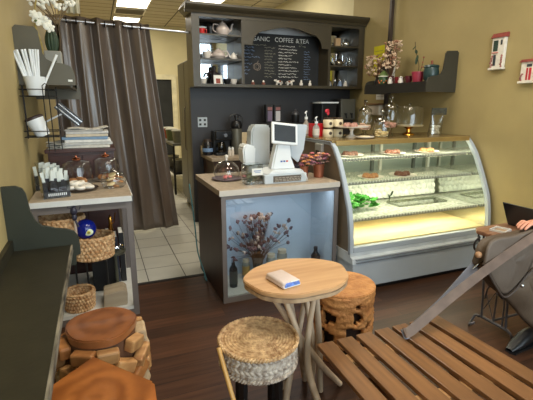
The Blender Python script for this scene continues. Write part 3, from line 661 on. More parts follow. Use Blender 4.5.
# ---- on the counter
def dome(z0, r, h, knobmat, parent, n=32):
    pr = [(r, z0), (r, z0+h*.45), (r*.9, z0+h*.75), (r*.55, z0+h*.95), (.0, z0+h)]
    pi = [(a*.975, b-.002) for a, b in pr[::-1]]; pi[0] = (0, z0+h-.003)
    g = obj('glass_dome', MB().lathe(pr+[(0, z0+h-.001)][:0], n=n), glass, parent, smooth=180)
    obj('knob', MB().lathe([(0, z0+h), (.012, z0+h), (.01, z0+h+.012), (.022, z0+h+.022), (.022, z0+h+.03), (.006, z0+h+.036), (.005, z0+h+.055), (0, z0+h+.057)], n=18), knobmat, g)
    return g
T = ht+.001
t = thing('cake_dome', 'rounded glass cake dome on a dark plate at the left corner of the counter', 'cake dome', (1.0, 3.37, T))
obj('plate', MB().lathe([(0, 0), (.08, 0), (.13, .012), (.13, .016), (.08, .008), (0, .006)]), M('plate_mauve', (120, 104, 110), .3), t)
g = MB().lathe([(.105, .012), (.112, .06), (.10, .11), (.06, .15), (.0, .165)], n=32)
g = obj('glass_dome', g, glass, t, smooth=180); obj('knob', MB().lathe([(0, .165), (.01, .165), (.008, .18), (.018, .195), (.014, .21), (0, .215)], n=16), white_c, g)
for i, (dx, dy) in enumerate(((-.02, -.02), (.03, .01), (.0, .035))):
    o = obj('candy', MB().ball((0, 0, 0), (.02, .02, .012), n=12), M('candy_pink', (220, 120, 120), .4, objvar=.2)); o.location = (1.0+dx, 3.37+dy, T+.021)
    tag(o, 'small pink wrapped sweet on the plate under the counter cake dome', 'sweet', 'sweets under the cake dome')
t = thing('tip_jar', 'clear square glass tip jar with a white card on the counter', 'jar', (1.135, 3.10, T))
g = MB().prism([(-.07, -.055), (.07, -.055), (.07, .055), (-.07, .055)], 'xy', 0, .004)
for a, b in (((-.07, -.055, .004), (.07, -.052, .16)), ((-.07, .052, .004), (.07, .055, .16)), ((-.07, -.055, .004), (-.067, .055, .16)), ((.067, -.055, .004), (.07, .055, .16))): g.b2(a, b)
obj('glass_body', g, glass, t, smooth=0)
obj('lid', MB().b2((-.072, -.057, .16), (.072, .057, .165)), glassmat('thick_glass', (200, 215, 212), .15), t, smooth=0)
m = MB()
for k in range(14): m.box((rnd.uniform(-.04, .04), rnd.uniform(-.03, .03), .015+k*.006), (.06, .03, .0015), (rnd.uniform(-.6, .6), rnd.uniform(-.6, .6), rnd.uniform(0, 3)))
obj('banknotes', m, M('note_grey', (150, 152, 130), .8, var=.3), t, smooth=0)
obj('white_card', MB().box((.02, -.062, .105), (.09, .003, .055), (-.1, 0, 0)), paper, t, smooth=0)
obj('card_writing', MB().b2((-.01, -.0665, .11), (.05, -.064, .116)).b2((0, -.0665, .098), (.045, -.064, .102)), M('ink_blue', (110, 140, 190), .6), t, smooth=0)
t = thing('cash_register', 'white touchscreen cash register on a white base with dark label plate', 'cash register', (1.40, 3.12, T))
obj('base', MB().b2((-.19, -.10, .0), (.19, .14, .075), .006), grey_p, t, smooth=0)
obj('label_plate', MB().b2((-.115, -.1045, .012), (.135, -.1, .064), .002), M('plate_bronze', (86, 76, 66), .5), t, smooth=0)
pl = MB(); rr = random.Random(5)
for r_, z in enumerate((.048, .034, .022)):
    x = -.10
    while x < .12: wd = rr.uniform(.012, .03); pl.b2((x, -.1065, z-.0035), (x+wd, -.1045, z+.0035)); x += wd+.007
obj('plate_lettering', pl, M('dull_letter', (150, 140, 124), .6), t, smooth=0)
obj('stand_base', MB().prism([(-.16, .075), (.17, .075), (.13, .105), (-.10, .11)], 'xz', -.09, .13, .006), white_p, t, smooth=0)
obj('neck', MB().prism([(-.10, .10), (.12, .10), (.08, .20), (.07, .32), (-.05, .32), (-.08, .20)], 'xz', -.03, .06, .012), white_p, t, smooth=0)
sc = obj('screen_housing', MB().box((0, 0, 0), (.235, .025, .18), (-.30, .12, 0), .01), white_p, t, smooth=0, loc=None); sc.location = (.012, -.03, .395)
sm_ = obj('screen', MB().box((0, -.014, 0), (.19, .003, .135), (0, 0, 0)), M('dark_screen', (60, 66, 74), .15), sc, smooth=0); sm_.rotation_euler = (-.30, .12, 0)
obj('rear_display', MB().prism([(.10, .47), (.27, .46), (.24, .25), (.19, .14), (.11, .2)], 'xz', .06, .09, .006), grey_p, t, smooth=0)
obj('rear_arm', MB().b2((.1, .03, .27), (.14, .07, .33)), grey_p, t, smooth=0)
for x, c in ((-.02, (60, 90, 160)), (.005, (60, 90, 160)), (.03, (200, 70, 60))):
    obj('logo_dot', MB().b2((x, -.034, .165), (x+.016, -.030, .177)), M('logo%d%d' % (c[0], int(x < 0)), c, .5), t, smooth=0)
obj('cable', MB().tube([(.08, -.05, .10), (.12, -.12, .11), (.16, -.14, .06), (.18, -.13, .02), (.2, -.1, .006)], .004, 6, sm=5), white_p, t)
t = thing('receipt_printer', 'tall white label scale and printer left of the cash register', 'printer', (1.30, 3.46, T))
obj('body', MB().b2((-.10, -.08, .0), (.13, .12, .10), .012), grey_p, t, smooth=0)
obj('column', MB().prism([(-.07, .10), (.12, .10), (.12, .44), (.10, .455), (-.03, .455), (-.055, .40)], 'xz', -.05, .08, .012), grey_p, t, smooth=0)
obj('paper_housing', MB().prism([(-.14, .13), (-.04, .10), (-.03, .27), (-.12, .30), (-.15, .26)], 'xz', -.09, .06, .012), white_p, t, smooth=0)
fl_c = [(170, 92, 96), (206, 136, 84), (140, 90, 104), (196, 150, 136)]
for i, (x, y, r) in enumerate(((1.655, 3.20, .04), (1.79, 3.18, .052))):
    t = thing('flower_pot', ['smaller copper pot of faded pink flowers beside the cash register', 'larger copper pot of orange and pink flowers next to the display case'][i], 'potted plant', (x, y, T))
    h = .105 if i == 0 else .12
    obj('pot', MB().lathe([(0, 0), (r*.8, 0), (r, h), (r*1.05, h), (r*.95, h-.005), (0, h*.85)], n=24), M('copper_pot', (150, 90, 66), .4, .6), t)
    st = MB(); rn = random.Random(i+20)
    fl = [MB() for _ in range(4)]; gl = MB()
    for k in range(38):
        a = rn.uniform(0, 2*PI); q = rn.uniform(0, .085); px, py, pz = q*math.cos(a), q*math.sin(a)*.8, h+rn.uniform(0, .10)
        st.tube([(px*.3, py*.3, h*.8), (px, py, pz)], .0015, 4)
        f = fl[rn.randrange(4)]
        for p in range(5):
            b = p*2*PI/5; f.ball((px+.012*math.cos(b), py+.012*math.sin(b), pz), (.015, .012, .006), (rn.uniform(-.6, .6), .4, b), 6)
        gl.ball((px+rn.uniform(-.02, .02), py+rn.uniform(-.02, .02), pz-.015), (.012, .006, .003), (0, .5, a), 6)
    obj('stems', st, leafd, t); obj('leaves', gl, M('olive_leaf', (96, 92, 60), .6), t)
    for k in range(4): obj('blossoms', fl[k], M('petal%d' % k, fl_c[k], .7), t)
t = thing('dark_cloth', 'crumpled dark navy cloth lying behind the flower pots', 'cloth', (1.73, 3.48, T))
def cf(u, v): return (-.11+.22*u, -.07+.14*v, .012+.06*math.sin(PI*u)*math.sin(PI*v)*(1+.35*math.sin(11*u)*math.cos(9*v)))
obj('fabric', MB().surf(cf, 24, 18), M('navy_cloth', (34, 32, 48), .9), t, smooth=180, solid=.004)

# ================================================================= DISPLAY CASE
cx0, cx1 = 1.87, 3.468; cb = 3.72
P_ = [(3.72, 1.245), (3.16, 1.245), (3.11, 1.235), (3.06, 1.19), (2.98, 1.085), (2.885, .90), (2.80, .71), (2.765, .55), (2.752, .42), (2.748, .33)]
Pin = [(y+.0, z) for y, z in P_]
t = thing('display_case', 'pale grey bakery display case with curved glass front and lit shelves', 'display case', ((cx0+cx1)/2, 3.3, 0))
# side frames
def arc_offset(P, d):
    out = []
    for i, (y, z) in enumerate(P):
        a = P[max(0, i-1)]; b = P[min(len(P)-1, i+1)]
        ty, tz = b[0]-a[0], b[1]-a[1]; L = math.hypot(ty, tz); out.append((y-tz/L*d*-1*-1 if False else y+(-tz)/L*d, z+ty/L*d))
    return out
inner = arc_offset(P_, .035)
for x, nm in ((cx0, 'left curved end frame'), (cx1-.035, 'right curved end frame')):
    loop = P_ + inner[::-1]
    obj('end_frame', MB().prism([(y, z) for y, z in loop], 'yz', x, x+.035), case_blue, t, world=True, smooth=40, label=nm)
    obj('frame_trim', MB().tube([((x-.004 if x < 2 else x+.039), y, z) for y, z in arc_offset(P_, .010)], .007, 8, sm=3), M('trim_grey', (120, 126, 134), .35), t, world=True)
side = [(cb, .02)] + [(cb, 1.21)] + [(y, z) for y, z in arc_offset(P_, .035)[1:]] + [(2.74, .30), (2.74, .02)]
obj('side_panel', MB().prism(side, 'yz', cx0+.008, cx0+.028), case_tan, t, world=True, smooth=0, label='tan outer side panel')
obj('side_panel', MB().prism(side, 'yz', cx1-.028, cx1-.008), M('case_inner_mirror', (206, 210, 204), .06, .92, var=.02), t, world=True, smooth=0)
# lower body
obj('base_body', MB().b2((cx0, 2.70, .04), (cx1, cb, .26), .004), case_blue, t, world=True, smooth=0)
obj('kick_base', MB().b2((cx0+.03, 2.73, 0), (cx1-.03, cb-.03, .04)), black_p, t, world=True, smooth=0)
m = MB().prism([(2.70, .22), (2.715, .30), (2.745, .31), (2.745, .34), (cb, .34), (cb, .22)], 'yz', cx0, cx1)
obj('upper_body', m, M('case_white_grey', (196, 204, 210), .38), t, world=True, smooth=0)
m = MB().b2((cx0+.03, 2.692, .262), (cx1-.03, 2.70, .27)).b2((cx0+.03, 2.692, .288), (cx1-.03, 2.712, .296))
obj('trim_strip', m, M('trim_grey', (120, 126, 134), .35), t, world=True, smooth=0)
obj('front_sill', MB().b2((cx0+.03, 2.742, .34), (cx1-.03, 2.79, .39), .006), case_blue, t, world=True, smooth=0)
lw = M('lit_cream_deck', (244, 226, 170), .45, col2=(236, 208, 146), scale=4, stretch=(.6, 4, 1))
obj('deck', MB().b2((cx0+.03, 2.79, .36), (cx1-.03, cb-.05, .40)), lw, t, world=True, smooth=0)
# glass
gs = MB(); gp = arc_offset(P_, .012)[2:]
def gf(u, v):
    k = v*(len(gp)-1); i = min(int(k), len(gp)-2); f = k-i
    return (cx0+.035+(cx1-cx0-.07)*u, gp[i][0]*(1-f)+gp[i+1][0]*f, gp[i][1]*(1-f)+gp[i+1][1]*f)
obj('curved_glass', gs.surf(gf, 1, 28), glass_case, t, world=True, smooth=180)
# top
obj('top_panel', MB().b2((cx0, 3.10, 1.228), (cx1, cb, 1.25), .003), M('case_top_brass', (150, 128, 84), .25, .55), t, world=True, smooth=0)
obj('top_edge', MB().b2((cx0+.03, 3.075, 1.205), (cx1-.03, 3.105, 1.247), .004), M('brass_edge', (176, 150, 96), .3, .6), t, world=True, smooth=0)
# shelves
tube = M('lit_tube', (255, 240, 200), .4, emit=6)
wire = M('shelf_glass_white', (216, 218, 204), .25, col2=(150, 154, 138), scale=38, detail=6)
lace = M('lace_edge', (198, 196, 184), .7)
lace_d = M('lace_rail_grey', (140, 138, 128), .6)  # plain grey for the shelf rails behind the lace beads
for z, yf in ((1.085, 3.10), (.885, 3.02), (.585, 2.90)):
    sh = obj('shelf', MB().b2((cx0+.035, yf, z-.008), (cx1-.035, cb-.20, z)), wire if z < .6 else (MATS.get('case_shelf_lace') or lacemat('case_shelf_lace')), t, world=True, smooth=0)
    obj('shelf_rail', MB().b2((cx0+.035, yf-.014, z-.022), (cx1-.035, yf, z+.004), .003), lace_d, sh, world=True, smooth=0)
    m = MB(); n = 46
    for k in range(n):
        x = cx0+.05+(cx1-cx0-.1)*k/(n-1); m.ball((x, yf-.015, z-.004), (.011, .005, .010), n=8)
    obj('lace_trim', m, lace, sh, world=True)
    obj('light_tube', MB().cyl((cx0+.06, yf+.05, z-.022), (cx1-.06, yf+.05, z-.022), .010, n=10), tube, sh, world=True)
obj('light_tube', MB().cyl((cx0+.06, 3.15, 1.218), (cx1-.06, 3.15, 1.218), .008, n=10), tube, t, world=True)
# back: sliding doors with posts
obj('back_door', MB().b2((cx0+.03, cb-.04, .40), (2.68, cb-.035, 1.22)), M('back_reflection_streaks', (168, 180, 168), .3, var=.15, scale=4, stretch=(.4, 1, 3)), t, world=True, smooth=0)  # pale streaks put the glass doors' reflections into the colour
obj('back_door', MB().b2((2.66, cb-.02, .40), (cx1-.03, cb-.015, 1.22)), M('back_reflection_streaks', (168, 180, 168), .3, var=.15, scale=4, stretch=(.4, 1, 3)), t, world=True, smooth=0)
for x, mt in ((2.12, 'w'), (2.62, 'd'), (2.72, 'w'), (3.16, 'd'), (3.36, 'w')):
    obj('post', MB().b2((x-.014, cb-.20, .60), (x+.014, cb-.17, 1.225)), M('post_white', (224, 222, 206), .4) if mt == 'w' else M('post_dark', (92, 98, 92), .4), t, world=True, smooth=0)
# quilted white liner behind the lettuce
def qf(u, v):
    X_ = cx0+.06+(cx1-cx0-.12)*u; Z_ = .60+.235*v
    b = 0.; vz = v*4.
    for rw_ in (int(vz)-1, int(vz), int(vz)+1):
        cc = .072*(round((X_/.072)-(.5 if rw_ % 2 else 0))+(.5 if rw_ % 2 else 0)); d2 = ((X_-cc)/.038)**2+((vz-rw_-.5)/.62)**2
        b = max(b, math.sqrt(max(0, 1-d2)))
    return (X_, 3.46-.035*b+.04*v, Z_)
obj('quilted_liner', MB().surf(qf, 320, 40), M('quilted_white', (242, 242, 230), .5), t, world=True, smooth=180)
# price reader on the side
t = thing('card_reader', 'grey card reader fixed on the tan side of the display case', 'card reader', (1.872, 3.3, 1.07))
obj('body', MB().b2((-.03, -.06, 0), (.004, .06, .14), .008), M('reader_grey', (150, 150, 144), .4), t, smooth=0)
obj('keypad', MB().b2((-.034, -.035, .03), (-.03, .035, .08), .002), black_p, t, smooth=0)
# foods
def plate(x, y, z, r, label, square=False):
    t = thing('plate', label, 'plate', (x, y, z), .2)
    if square: obj('dish', MB().box((0, 0, .005), (2*r, 1.5*r, .006), bev=.002).box((0, 0, .010), (2.1*r, 1.6*r, .004), bev=.002), white_c, t, smooth=0)
    else: obj('dish', MB().lathe([(0, 0), (r*.6, 0), (r, .015), (r, .019), (r*.6, .006), (0, .005)]), white_c, t)
    return t
def food(name, label, loc, mb, mat, cat, group=None, rz=0.):
    o = obj(name, mb, mat, smooth=60); o.location = loc; o.rotation_euler.z = rz; tag(o, label, cat, group); return o
brownie = M('dark_pastry', (70, 44, 34), .7, col2=(104, 70, 52), scale=40, bump=.4)
berry = M('berry_pastry', (84, 44, 34), .6, col2=(132, 84, 60), scale=45, bump=.4)
tan = M('tan_pastry', (150, 96, 56), .7, col2=(196, 142, 92), scale=40, bump=.4)
def pastry(r=.035): 
    m = MB().lathe([(0, 0), (r, 0), (r*1.08, .012), (r*.9, .026), (r*.5, .034), (0, .036)], n=18)
    for k in range(7): a = k*.9; m.ball((r*.5*math.cos(a), r*.5*math.sin(a), .032), (.009, .009, .006), n=6)
    return m
sets = [(2.16, 3.25, 1.086, .12, brownie, 'dark brown', 'top shelf, the leftmost plate'), (2.62, 3.22, 1.086, .12, berry, 'reddish', 'top shelf, the middle plate'), (3.04, 3.22, 1.086, .12, tan, 'orange brown', 'top shelf, the plate near the right end'),
        (2.32, 3.14, .886, .12, tan, 'pale', 'second shelf, left of the square stand'), (2.68, 3.13, .886, .13, berry, 'red brown', 'second shelf on the big white dish')]
for x, y, z, r, mt, nm, where in sets:
    plate(x, y, z, r, 'white plate in the display case on the '+where)
    base = food('pastry', nm+' pastry on the '+where, (x-.05, y, z+.0085), pastry(), mt, 'pastry', nm+' pastries on the '+where)
    for dx, dy in ((.02, .03), (.03, -.03), (.085, .0)): dup(base, (x-.05+dx*1.1, y+dy, z+.0085))
# lettuce
rn = random.Random(11)
t = thing('lettuce_leaves', 'bunch of bright green leafy garnish at the left of the low glass shelf', 'greens', (2.20, 3.19, .586))
m = MB()
for k in range(60):
    a = rn.uniform(0, 2*PI); X_, Y_ = rn.uniform(-.20, .20), rn.uniform(-.10, .12); Z_ = .02+rn.uniform(0, .11)*(1-abs(X_)*2.2)
    s = rn.uniform(.030, .050); tx, ty = rn.uniform(-.2, .8), rn.uniform(-.6, .6)
    R_ = Euler((tx, ty, a)).to_matrix()
    def lf(u, v, s=s, R_=R_, X_=X_, Y_=Y_, Z_=Z_):
        th = 2*PI*u; r = v*s*(1+.14*math.sin(5*th)); q = R_ @ Vector((r*math.cos(th), r*.8*math.sin(th), .35*r*r/s+.05*r*math.sin(6*th)*v))
        return (X_+q.x, Y_+q.y, max(.003, Z_+q.z))
    m.surf(lf, 16, 4, wrapu=True)
obj('leaves', m, leaf, t, smooth=180, solid=.0012)
o = food('leaf_sprig', 'single green leaf sprig standing near the middle of the low glass shelf', (2.72, 3.35, .587), MB().tube([(0, 0, 0), (.01, 0, .05), (.03, 0, .09)], .004, 6, sm=3).ball((.03, 0, .08), (.014, .006, .03), (0, .5, 0), 8).ball((0, 0, .05), (.01, .006, .026), (0, -.5, 0), 8), leafd, 'leaf')
t = thing('serving_tray', 'wide clear tray in front of the quilted liner on the low shelf', 'tray', (2.95, 3.2, .587))
obj('tray', MB().b2((-.3, -.1, 0), (.3, .1, .004)).b2((-.3, -.1, .004), (.3, -.095, .02)).b2((-.3, .095, .004), (.3, .1, .02)).b2((-.3, -.095, .004), (-.295, .095, .02)).b2((.295, -.095, .004), (.3, .095, .02)), glassmat('tray_glass', (220, 224, 214), .2), t, smooth=0)

# ================================================================= ON TOP OF THE CASE
T = 1.2505
t = thing('syrup_bottle', 'tall pump syrup bottle standing left of the shorter pump bottle and red box', 'bottle', (1.905, 3.66, T))
def pumpb(t, h, body):
    obj('body', MB().lathe([(0, 0), (.03, 0), (.032, .01), (.032, h*.5), (.014, h*.62), (.013, h*.7), (0, h*.7)], n=18), body, t)
    obj('pump', MB().cyl((0, 0, h*.68), (0, 0, h*.78), .016, n=12).cyl((0, 0, h*.78), (0, 0, h*.96), .004, n=8).tube([(0, 0, h*.95), (0, -.01, h), (-.02, -.03, h*.98), (-.035, -.045, h*.92)], .006, 8), white_p, t)
    obj('label_band', MB().lathe([(.0325, h*.1), (.0335, h*.12), (.0335, h*.4), (.0325, h*.42)], n=18), M('bottle_label', (206, 200, 190), .6), t)
pumpb(t, .24, M('syrup_clear', (150, 140, 130), .2))
t = thing('syrup_bottle', 'shorter pump syrup bottle directly left of the red box', 'bottle', (1.93, 3.50, T)); pumpb(t, .19, M('syrup_grey', (150, 144, 140), .2))
t = thing('red_tea_tin', 'bright red square box with a black top beside the stacked cream jars', 'box', (1.985, 3.60, T))
obj('body', MB().b2((-.065, -.045, 0), (.065, .045, .125), .003), M('tin_red', (204, 30, 40), .35), t, smooth=0)
obj('lid', MB().lathe([(.04, .125), (.04, .15), (.03, .158), (0, .16)], n=20), black_p, t)
jl = M('jar_cream', (214, 200, 168), .5)
jar = thing('sauce_jar', 'cream jar, bottom left of the four stacked jars beside the red box', 'jar', (2.06, 3.50, T), 0, 'four cream jars stacked beside the red box')
obj('body', MB().lathe([(0, 0), (.046, 0), (.05, .008), (.05, .066), (.042, .076), (0, .076)], n=24), jl, jar)
obj('lid', MB().lathe([(.043, .073), (.045, .076), (.045, .090), (0, .091)], n=24), M('jar_lid_dark', (70, 52, 38), .4), jar)
obj('emblem', MB().ball((0, -.0485, .036), (.017, .004, .016), n=12), M('emblem_dark', (60, 44, 34), .6), jar)
dup(jar, (2.168, 3.50, T), label='cream jar, bottom right of the four stacked jars beside the red box')
dup(jar, (2.06, 3.50, T+.0915), label='cream jar, top left of the four stacked jars beside the red box')
dup(jar, (2.168, 3.50, T+.0915), label='cream jar, top right of the four stacked jars beside the red box')
t = thing('red_orchid_sprig', 'small glass with a red flower behind the stacked cream jars', 'flower', (2.13, 3.64, T))
obj('glass', MB().lathe([(0, .003), (.025, 0), (.03, .15), (.028, .15), (.022, .006), (0, .006)], n=16), glass, t)
obj('stem', MB().tube([(0, 0, .01), (.005, 0, .16), (-.01, 0, .24)], .003, 6), leafd, t)
obj('flower', MB().ball((-.01, 0, .24), (.018, .012, .02), n=10).ball((.008, 0, .215), (.014, .01, .016), n=10), M('flower_red', (206, 40, 60), .5), t)
t = thing('cake_stand', 'white pedestal cake stand with scalloped plate and small pastries', 'cake stand', (2.235, 3.36, T))
obj('pedestal', MB().lathe([(0, 0), (.055, 0), (.05, .01), (.018, .03), (.014, .06), (.03, .088), (0, .09)]), white_c, t)
def scp(r0, z): return [(r0, z)]
m = MB(); m.lathe([(0, .088), (.12, .09), (.16, .098), (.165, .106), (.155, .104), (0, .097)], n=36)
obj('plate', m, white_c, t)
for i, (dx, dy) in enumerate(((-.06, 0), (-.02, .04), (-.015, -.04), (.03, 0))):
    food('pastry', 'small pinkish pastry in the heap on the white cake stand', (2.235+dx, 3.36+dy, T+.099), pastry(.03), M('pink_pastry', (176, 130, 116), .6, bump=.3), 'pastry', 'pastries on the white cake stand')
t = plate(2.27, 3.20, T, .09, 'white round dish in front of the pedestal cake stand')
food('cookie', 'pale round biscuit lying in the white dish below the cake stand', (2.27, 3.20, T+.007), MB().lathe([(0, 0), (.05, 0), (.055, .01), (.04, .018), (0, .02)]), M('cream_cookie', (220, 204, 170), .7), 'biscuit')
def apoth(x, y, r, h, label, foot, fill, cnt, grp):
    t = thing('apothecary_jar', label, 'jar', (x, y, T))
    z = foot
    if foot: obj('foot', MB().lathe([(0, 0), (r*.7, 0), (r*.6, .01), (r*.2, foot*.5), (r*.35, foot), (0, foot)]), glassmat('foot_glass', (216, 220, 214), .2), t)
    bh = h*.55
    obj('bowl', MB().lathe([(0, z), (r*.8, z), (r, z+bh*.3), (r, z+bh*.75), (r*.8, z+bh), (r*.86, z+bh+.005)]), glass, t, smooth=180)
    l = obj('lid', MB().lathe([(r*.88, z+bh+.006), (r*.8, z+bh+.03), (r*.35, z+bh+.06), (r*.12, z+bh+.065), (r*.1, z+bh+.08), (r*.28, z+bh+.10), (r*.2, z+bh+.125), (0, h)]), glassmat('lid_glass', (225, 228, 224), .14), t, smooth=180)
    rr = random.Random(label)
    base = food('cookie', 'small '+fill[0]+' biscuit inside the '+grp, (x, y, T+z+.004), MB().lathe([(0, 0), (.026, 0), (.029, .006), (.022, .013), (0, .0145)], n=14), fill[1], 'biscuit', 'biscuits in the '+grp)
    for k in range(cnt-1):
        lay = (k+1)//4; a = k*1.6+lay; q = r*.45
        dup(base, (x+q*math.cos(a), y+q*math.sin(a), T+z+.006+lay*.0165), rot=(0, 0, rr.uniform(0, 3)))
apoth(2.475, 3.495, .075, .31, 'footed apothecary jar with round lid just right of the cake stand', .055, ('peach', M('peach_cookie', (222, 178, 150), .7)), 13, 'footed jar right of the cake stand')
apoth(2.535, 3.30, .085, .245, 'wide lidded glass jar of biscuits standing directly on the case', 0, ('cream', M('cream_cookie2', (232, 206, 150), .7)), 13, 'wide jar without a foot')
apoth(2.725, 3.42, .078, .345, 'tallest footed glass jar, left of the gold cake stand', .075, ('rosy', M('rosy_cookie', (216, 160, 140), .7)), 13, 'tallest footed jar')
t = thing('gold_cake_stand', 'gold footed cake stand under a wide straight glass cover', 'cake stand', (2.96, 3.42, T))
obj('foot', MB().lathe([(0, 0), (.065, 0), (.06, .012), (.025, .03), (.022, .06), (.06, .085), (0, .087)]), gold, t)
obj('plate', MB().lathe([(0, .085), (.137, .088), (.145, .1), (.141, .1), (0, .093)], n=36), M('gold_white', (206, 190, 150), .3, .3), t)
obj('glass_cover', MB().lathe([(.132, .1), (.134, .27), (.124, .285), (0, .288)], n=36), glass, t, smooth=180)
obj('knob', MB().lathe([(0, .288), (.012, .288), (.01, .3), (.02, .312), (0, .32)], n=16), glassmat('lid_glass', (225, 228, 224), .14), t)
t = thing('treat_bag', 'clear printed cellophane bag of white treats at the right end of the case', 'bag', (3.27, 3.38, T))
def bagf(u, v):
    th = 2*PI*u; wv = .085*(1-.12*v) if v < .55 else .08+.03*(v-.55); d = .045*(1-v)**.7+.004
    return (wv*math.cos(th)+.03*v, d*math.sin(th), .002+.24*v)
obj('cellophane', MB().surf(bagf, 28, 14, wrapu=True), glassmat('cellophane', (226, 228, 226), .16, .15), t, smooth=180)
obj('printed_header', MB().b2((-.06, -.012, .2), (.13, .004, .27)), M('dark_print', (70, 72, 66), .4, var=.6, scale=40), t, smooth=0)
m = MB()
for k in range(9): m.ball((-.03+.035*(k % 3), -.005+.01*(k % 2), .02+.03*(k//3)), (.024, .02, .015), (rn.random(), rn.random(), 0), 10)
obj('treats', m, M('treat_white', (236, 226, 204), .7), t)
# ================================================================= WALL SHELVES (scroll ends)
def scroll(flip, X0, zb, D, Ht):
    """profile in xz: wall side at X0, reaching D into the room"""
    s = flip
    q = [(0, 0), (0, Ht-.02), (.02, Ht), (D*.36, Ht-.005), (D*.42, Ht-.03), (D*.44, Ht*.72), (D*.46, Ht*.55), (D*.52, Ht*.45), (D*.62, Ht*.40), (D*.82, Ht*.38), (D*.93, Ht*.34), (D*.985, Ht*.24), (D, Ht*.12), (D*.99, 0)]
    return [(X0+s*a, zb+b) for a, b in q]
t = thing('wall_shelf', 'dark olive wall shelf with scroll ends, mounted high on the left wall', 'shelf', (LW, 3.6, 1.67))
obj('end_panel', MB().prism(scroll(1, LW, 1.69, .365, .395), 'xz', 3.43, 3.45), M('dark_sage_paint', (82, 76, 58), .42, var=.1), t, world=True, smooth=0)
obj('end_panel', MB().prism(scroll(1, LW, 1.60, .37, .37), 'xz', 4.28, 4.30), MATS['dark_sage_paint'], t, world=True, smooth=0)
obj('shelf_board', MB().b2((LW, 3.45, 1.69), (LW+.34, 4.28, 1.72)), MATS['dark_sage_paint'], t, world=True, smooth=0)
obj('front_lip', MB().b2((LW+.325, 3.45, 1.675), (LW+.34, 4.28, 1.74)), MATS['dark_sage_paint'], t, world=True, smooth=0)
obj('price_sticker', MB().b2((-.165, 3.426, 1.715), (-.135, 3.43, 1.73)), paper, t, world=True, smooth=0)
t = thing('wall_shelf', 'near black wall shelf with a scroll end holding plants, on the right wall', 'shelf', (RW, 3.8, 1.68))
rs = M('shelf_near_black', (58, 56, 48), .42, var=.1)
obj('end_panel', MB().prism(scroll(-1, RW, 1.68, .39, .41), 'xz', 3.38, 3.40), rs, t, world=True, smooth=0)
obj('end_panel', MB().prism(scroll(-1, RW, 1.68, .39, .41), 'xz', 4.42, 4.44), rs, t, world=True, smooth=0)
obj('shelf_board', MB().b2((3.13, 3.40, 1.745), (RW, 4.42, 1.775)), rs, t, world=True, smooth=0)
obj('front_apron', MB().b2((3.115, 3.40, 1.68), (3.135, 4.42, 1.785)), M('shelf_apron', (44, 42, 38), .4), t, world=True, smooth=0)
# items on right shelf
ZS = 1.776
def pot(x, y, r, h, mt, t, z=0):
    obj('pot', MB().lathe([(0, 0), (r*.75, 0), (r, h*.9), (r*1.06, h*.9), (r*1.06, h), (r*.92, h), (r*.88, h*.85), (0, h*.82)], n=24), mt, t)
t = thing('potted_orchid', 'pink pot with a thin orchid stem and one dangling green leaf', 'potted plant', (3.24, 3.66, ZS)); pot(0, 0, .065, .12, M('pot_pink', (158, 52, 72), .45), t)
obj('stem', MB().tube([(0, 0, .1), (.0, .0, .2), (-.05, .0, .32), (-.07, 0, .42)], .004, 6, sm=5).tube([(.02, 0, .1), (.05, 0, .2), (.06, 0, .28)], .003, 6, sm=4), M('stem_brown', (96, 80, 50), .7), t)
obj('leaf', MB().ball((-.04, -.01, .24), (.018, .006, .05), (0, .2, 0), 10).ball((-.055, -.01, .32), (.022, .006, .018), (0, .7, 0), 8).ball((-.075, 0, .36), (.006, .005, .03), (0, .8, 0), 8), leafd, t)
obj('buds', MB().ball((.06, 0, .27), .009, n=8).ball((.052, 0, .22), .008, n=8).ball((.045, 0, .17), .009, n=8), M('bud_red', (150, 70, 60), .6), t)
t = thing('teal_pot', 'dark teal lidded pot with a small knob beside the scroll end of the shelf', 'pot', (3.27, 3.50, ZS))
obj('body', MB().lathe([(0, 0), (.05, 0), (.075, .04), (.08, .10), (.07, .15), (.075, .155), (.065, .16), (0, .16)], n=28), M('teal_glaze', (44, 66, 66), .3, var=.15), t)
obj('lid', MB().lathe([(.078, .157), (.07, .175), (.02, .185), (0, .186)], n=28), MATS['teal_glaze'], t); obj('knob', MB().lathe([(0, .186), (.012, .186), (.008, .2), (.014, .22), (0, .225)], n=14), M('knob_rust', (140, 70, 50), .5), t)
for i, (y, c, lb) in enumerate(((3.80, (90, 30, 40), 'dark maroon mug just left of the pink pot'), (3.98, (120, 30, 40), 'crimson mug between the white figurines and the flower vase'))):
    cup(3.24, y, ZS, .042, .085, M('mug_%d' % i, c, .4), lb+' on the right wall shelf', a=2, name='mug', cat='mug')
for i, y in enumerate((3.86, 4.04)):
    t = thing('white_figurine', ['small white owl figurine, right one of two on the plant shelf', 'small white owl figurine, left one of two on the plant shelf'][i], 'figurine', (3.18, y, ZS))
    obj('body', MB().lathe([(0, 0), (.024, 0), (.03, .03), (.02, .055), (.022, .075), (0, .092)], n=14), white_c, t)
    obj('eyes', MB().ball((-.010, -.018, .072), .006, n=6).ball((-.02, -.004, .072), .006, n=6), black_p, t)
t = thing('mosaic_lantern', 'small green glass lantern with coloured mosaic dots at the left of the shelf', 'lantern', (3.19, 4.18, ZS))
obj('body', MB().lathe([(0, 0), (.045, 0), (.05, .01), (.055, .07), (.05, .1), (0, .1)], n=16), M('lantern_green', (60, 84, 52), .35, var=.4, scale=30), t)
obj('roof', MB().lathe([(.062, .1), (.05, .13), (.015, .165), (0, .17)], n=16), M('lantern_roof', (92, 112, 60), .5), t); obj('rim', MB().lathe([(.063, .095), (.066, .1), (.063, .107)], n=16), M('rim_white', (220, 220, 200), .5), t)
m = MB()
for k in range(12): a = k*PI/6; m.ball((.052*math.cos(a), .052*math.sin(a), .03+.02*(k % 2)), .009, n=6)
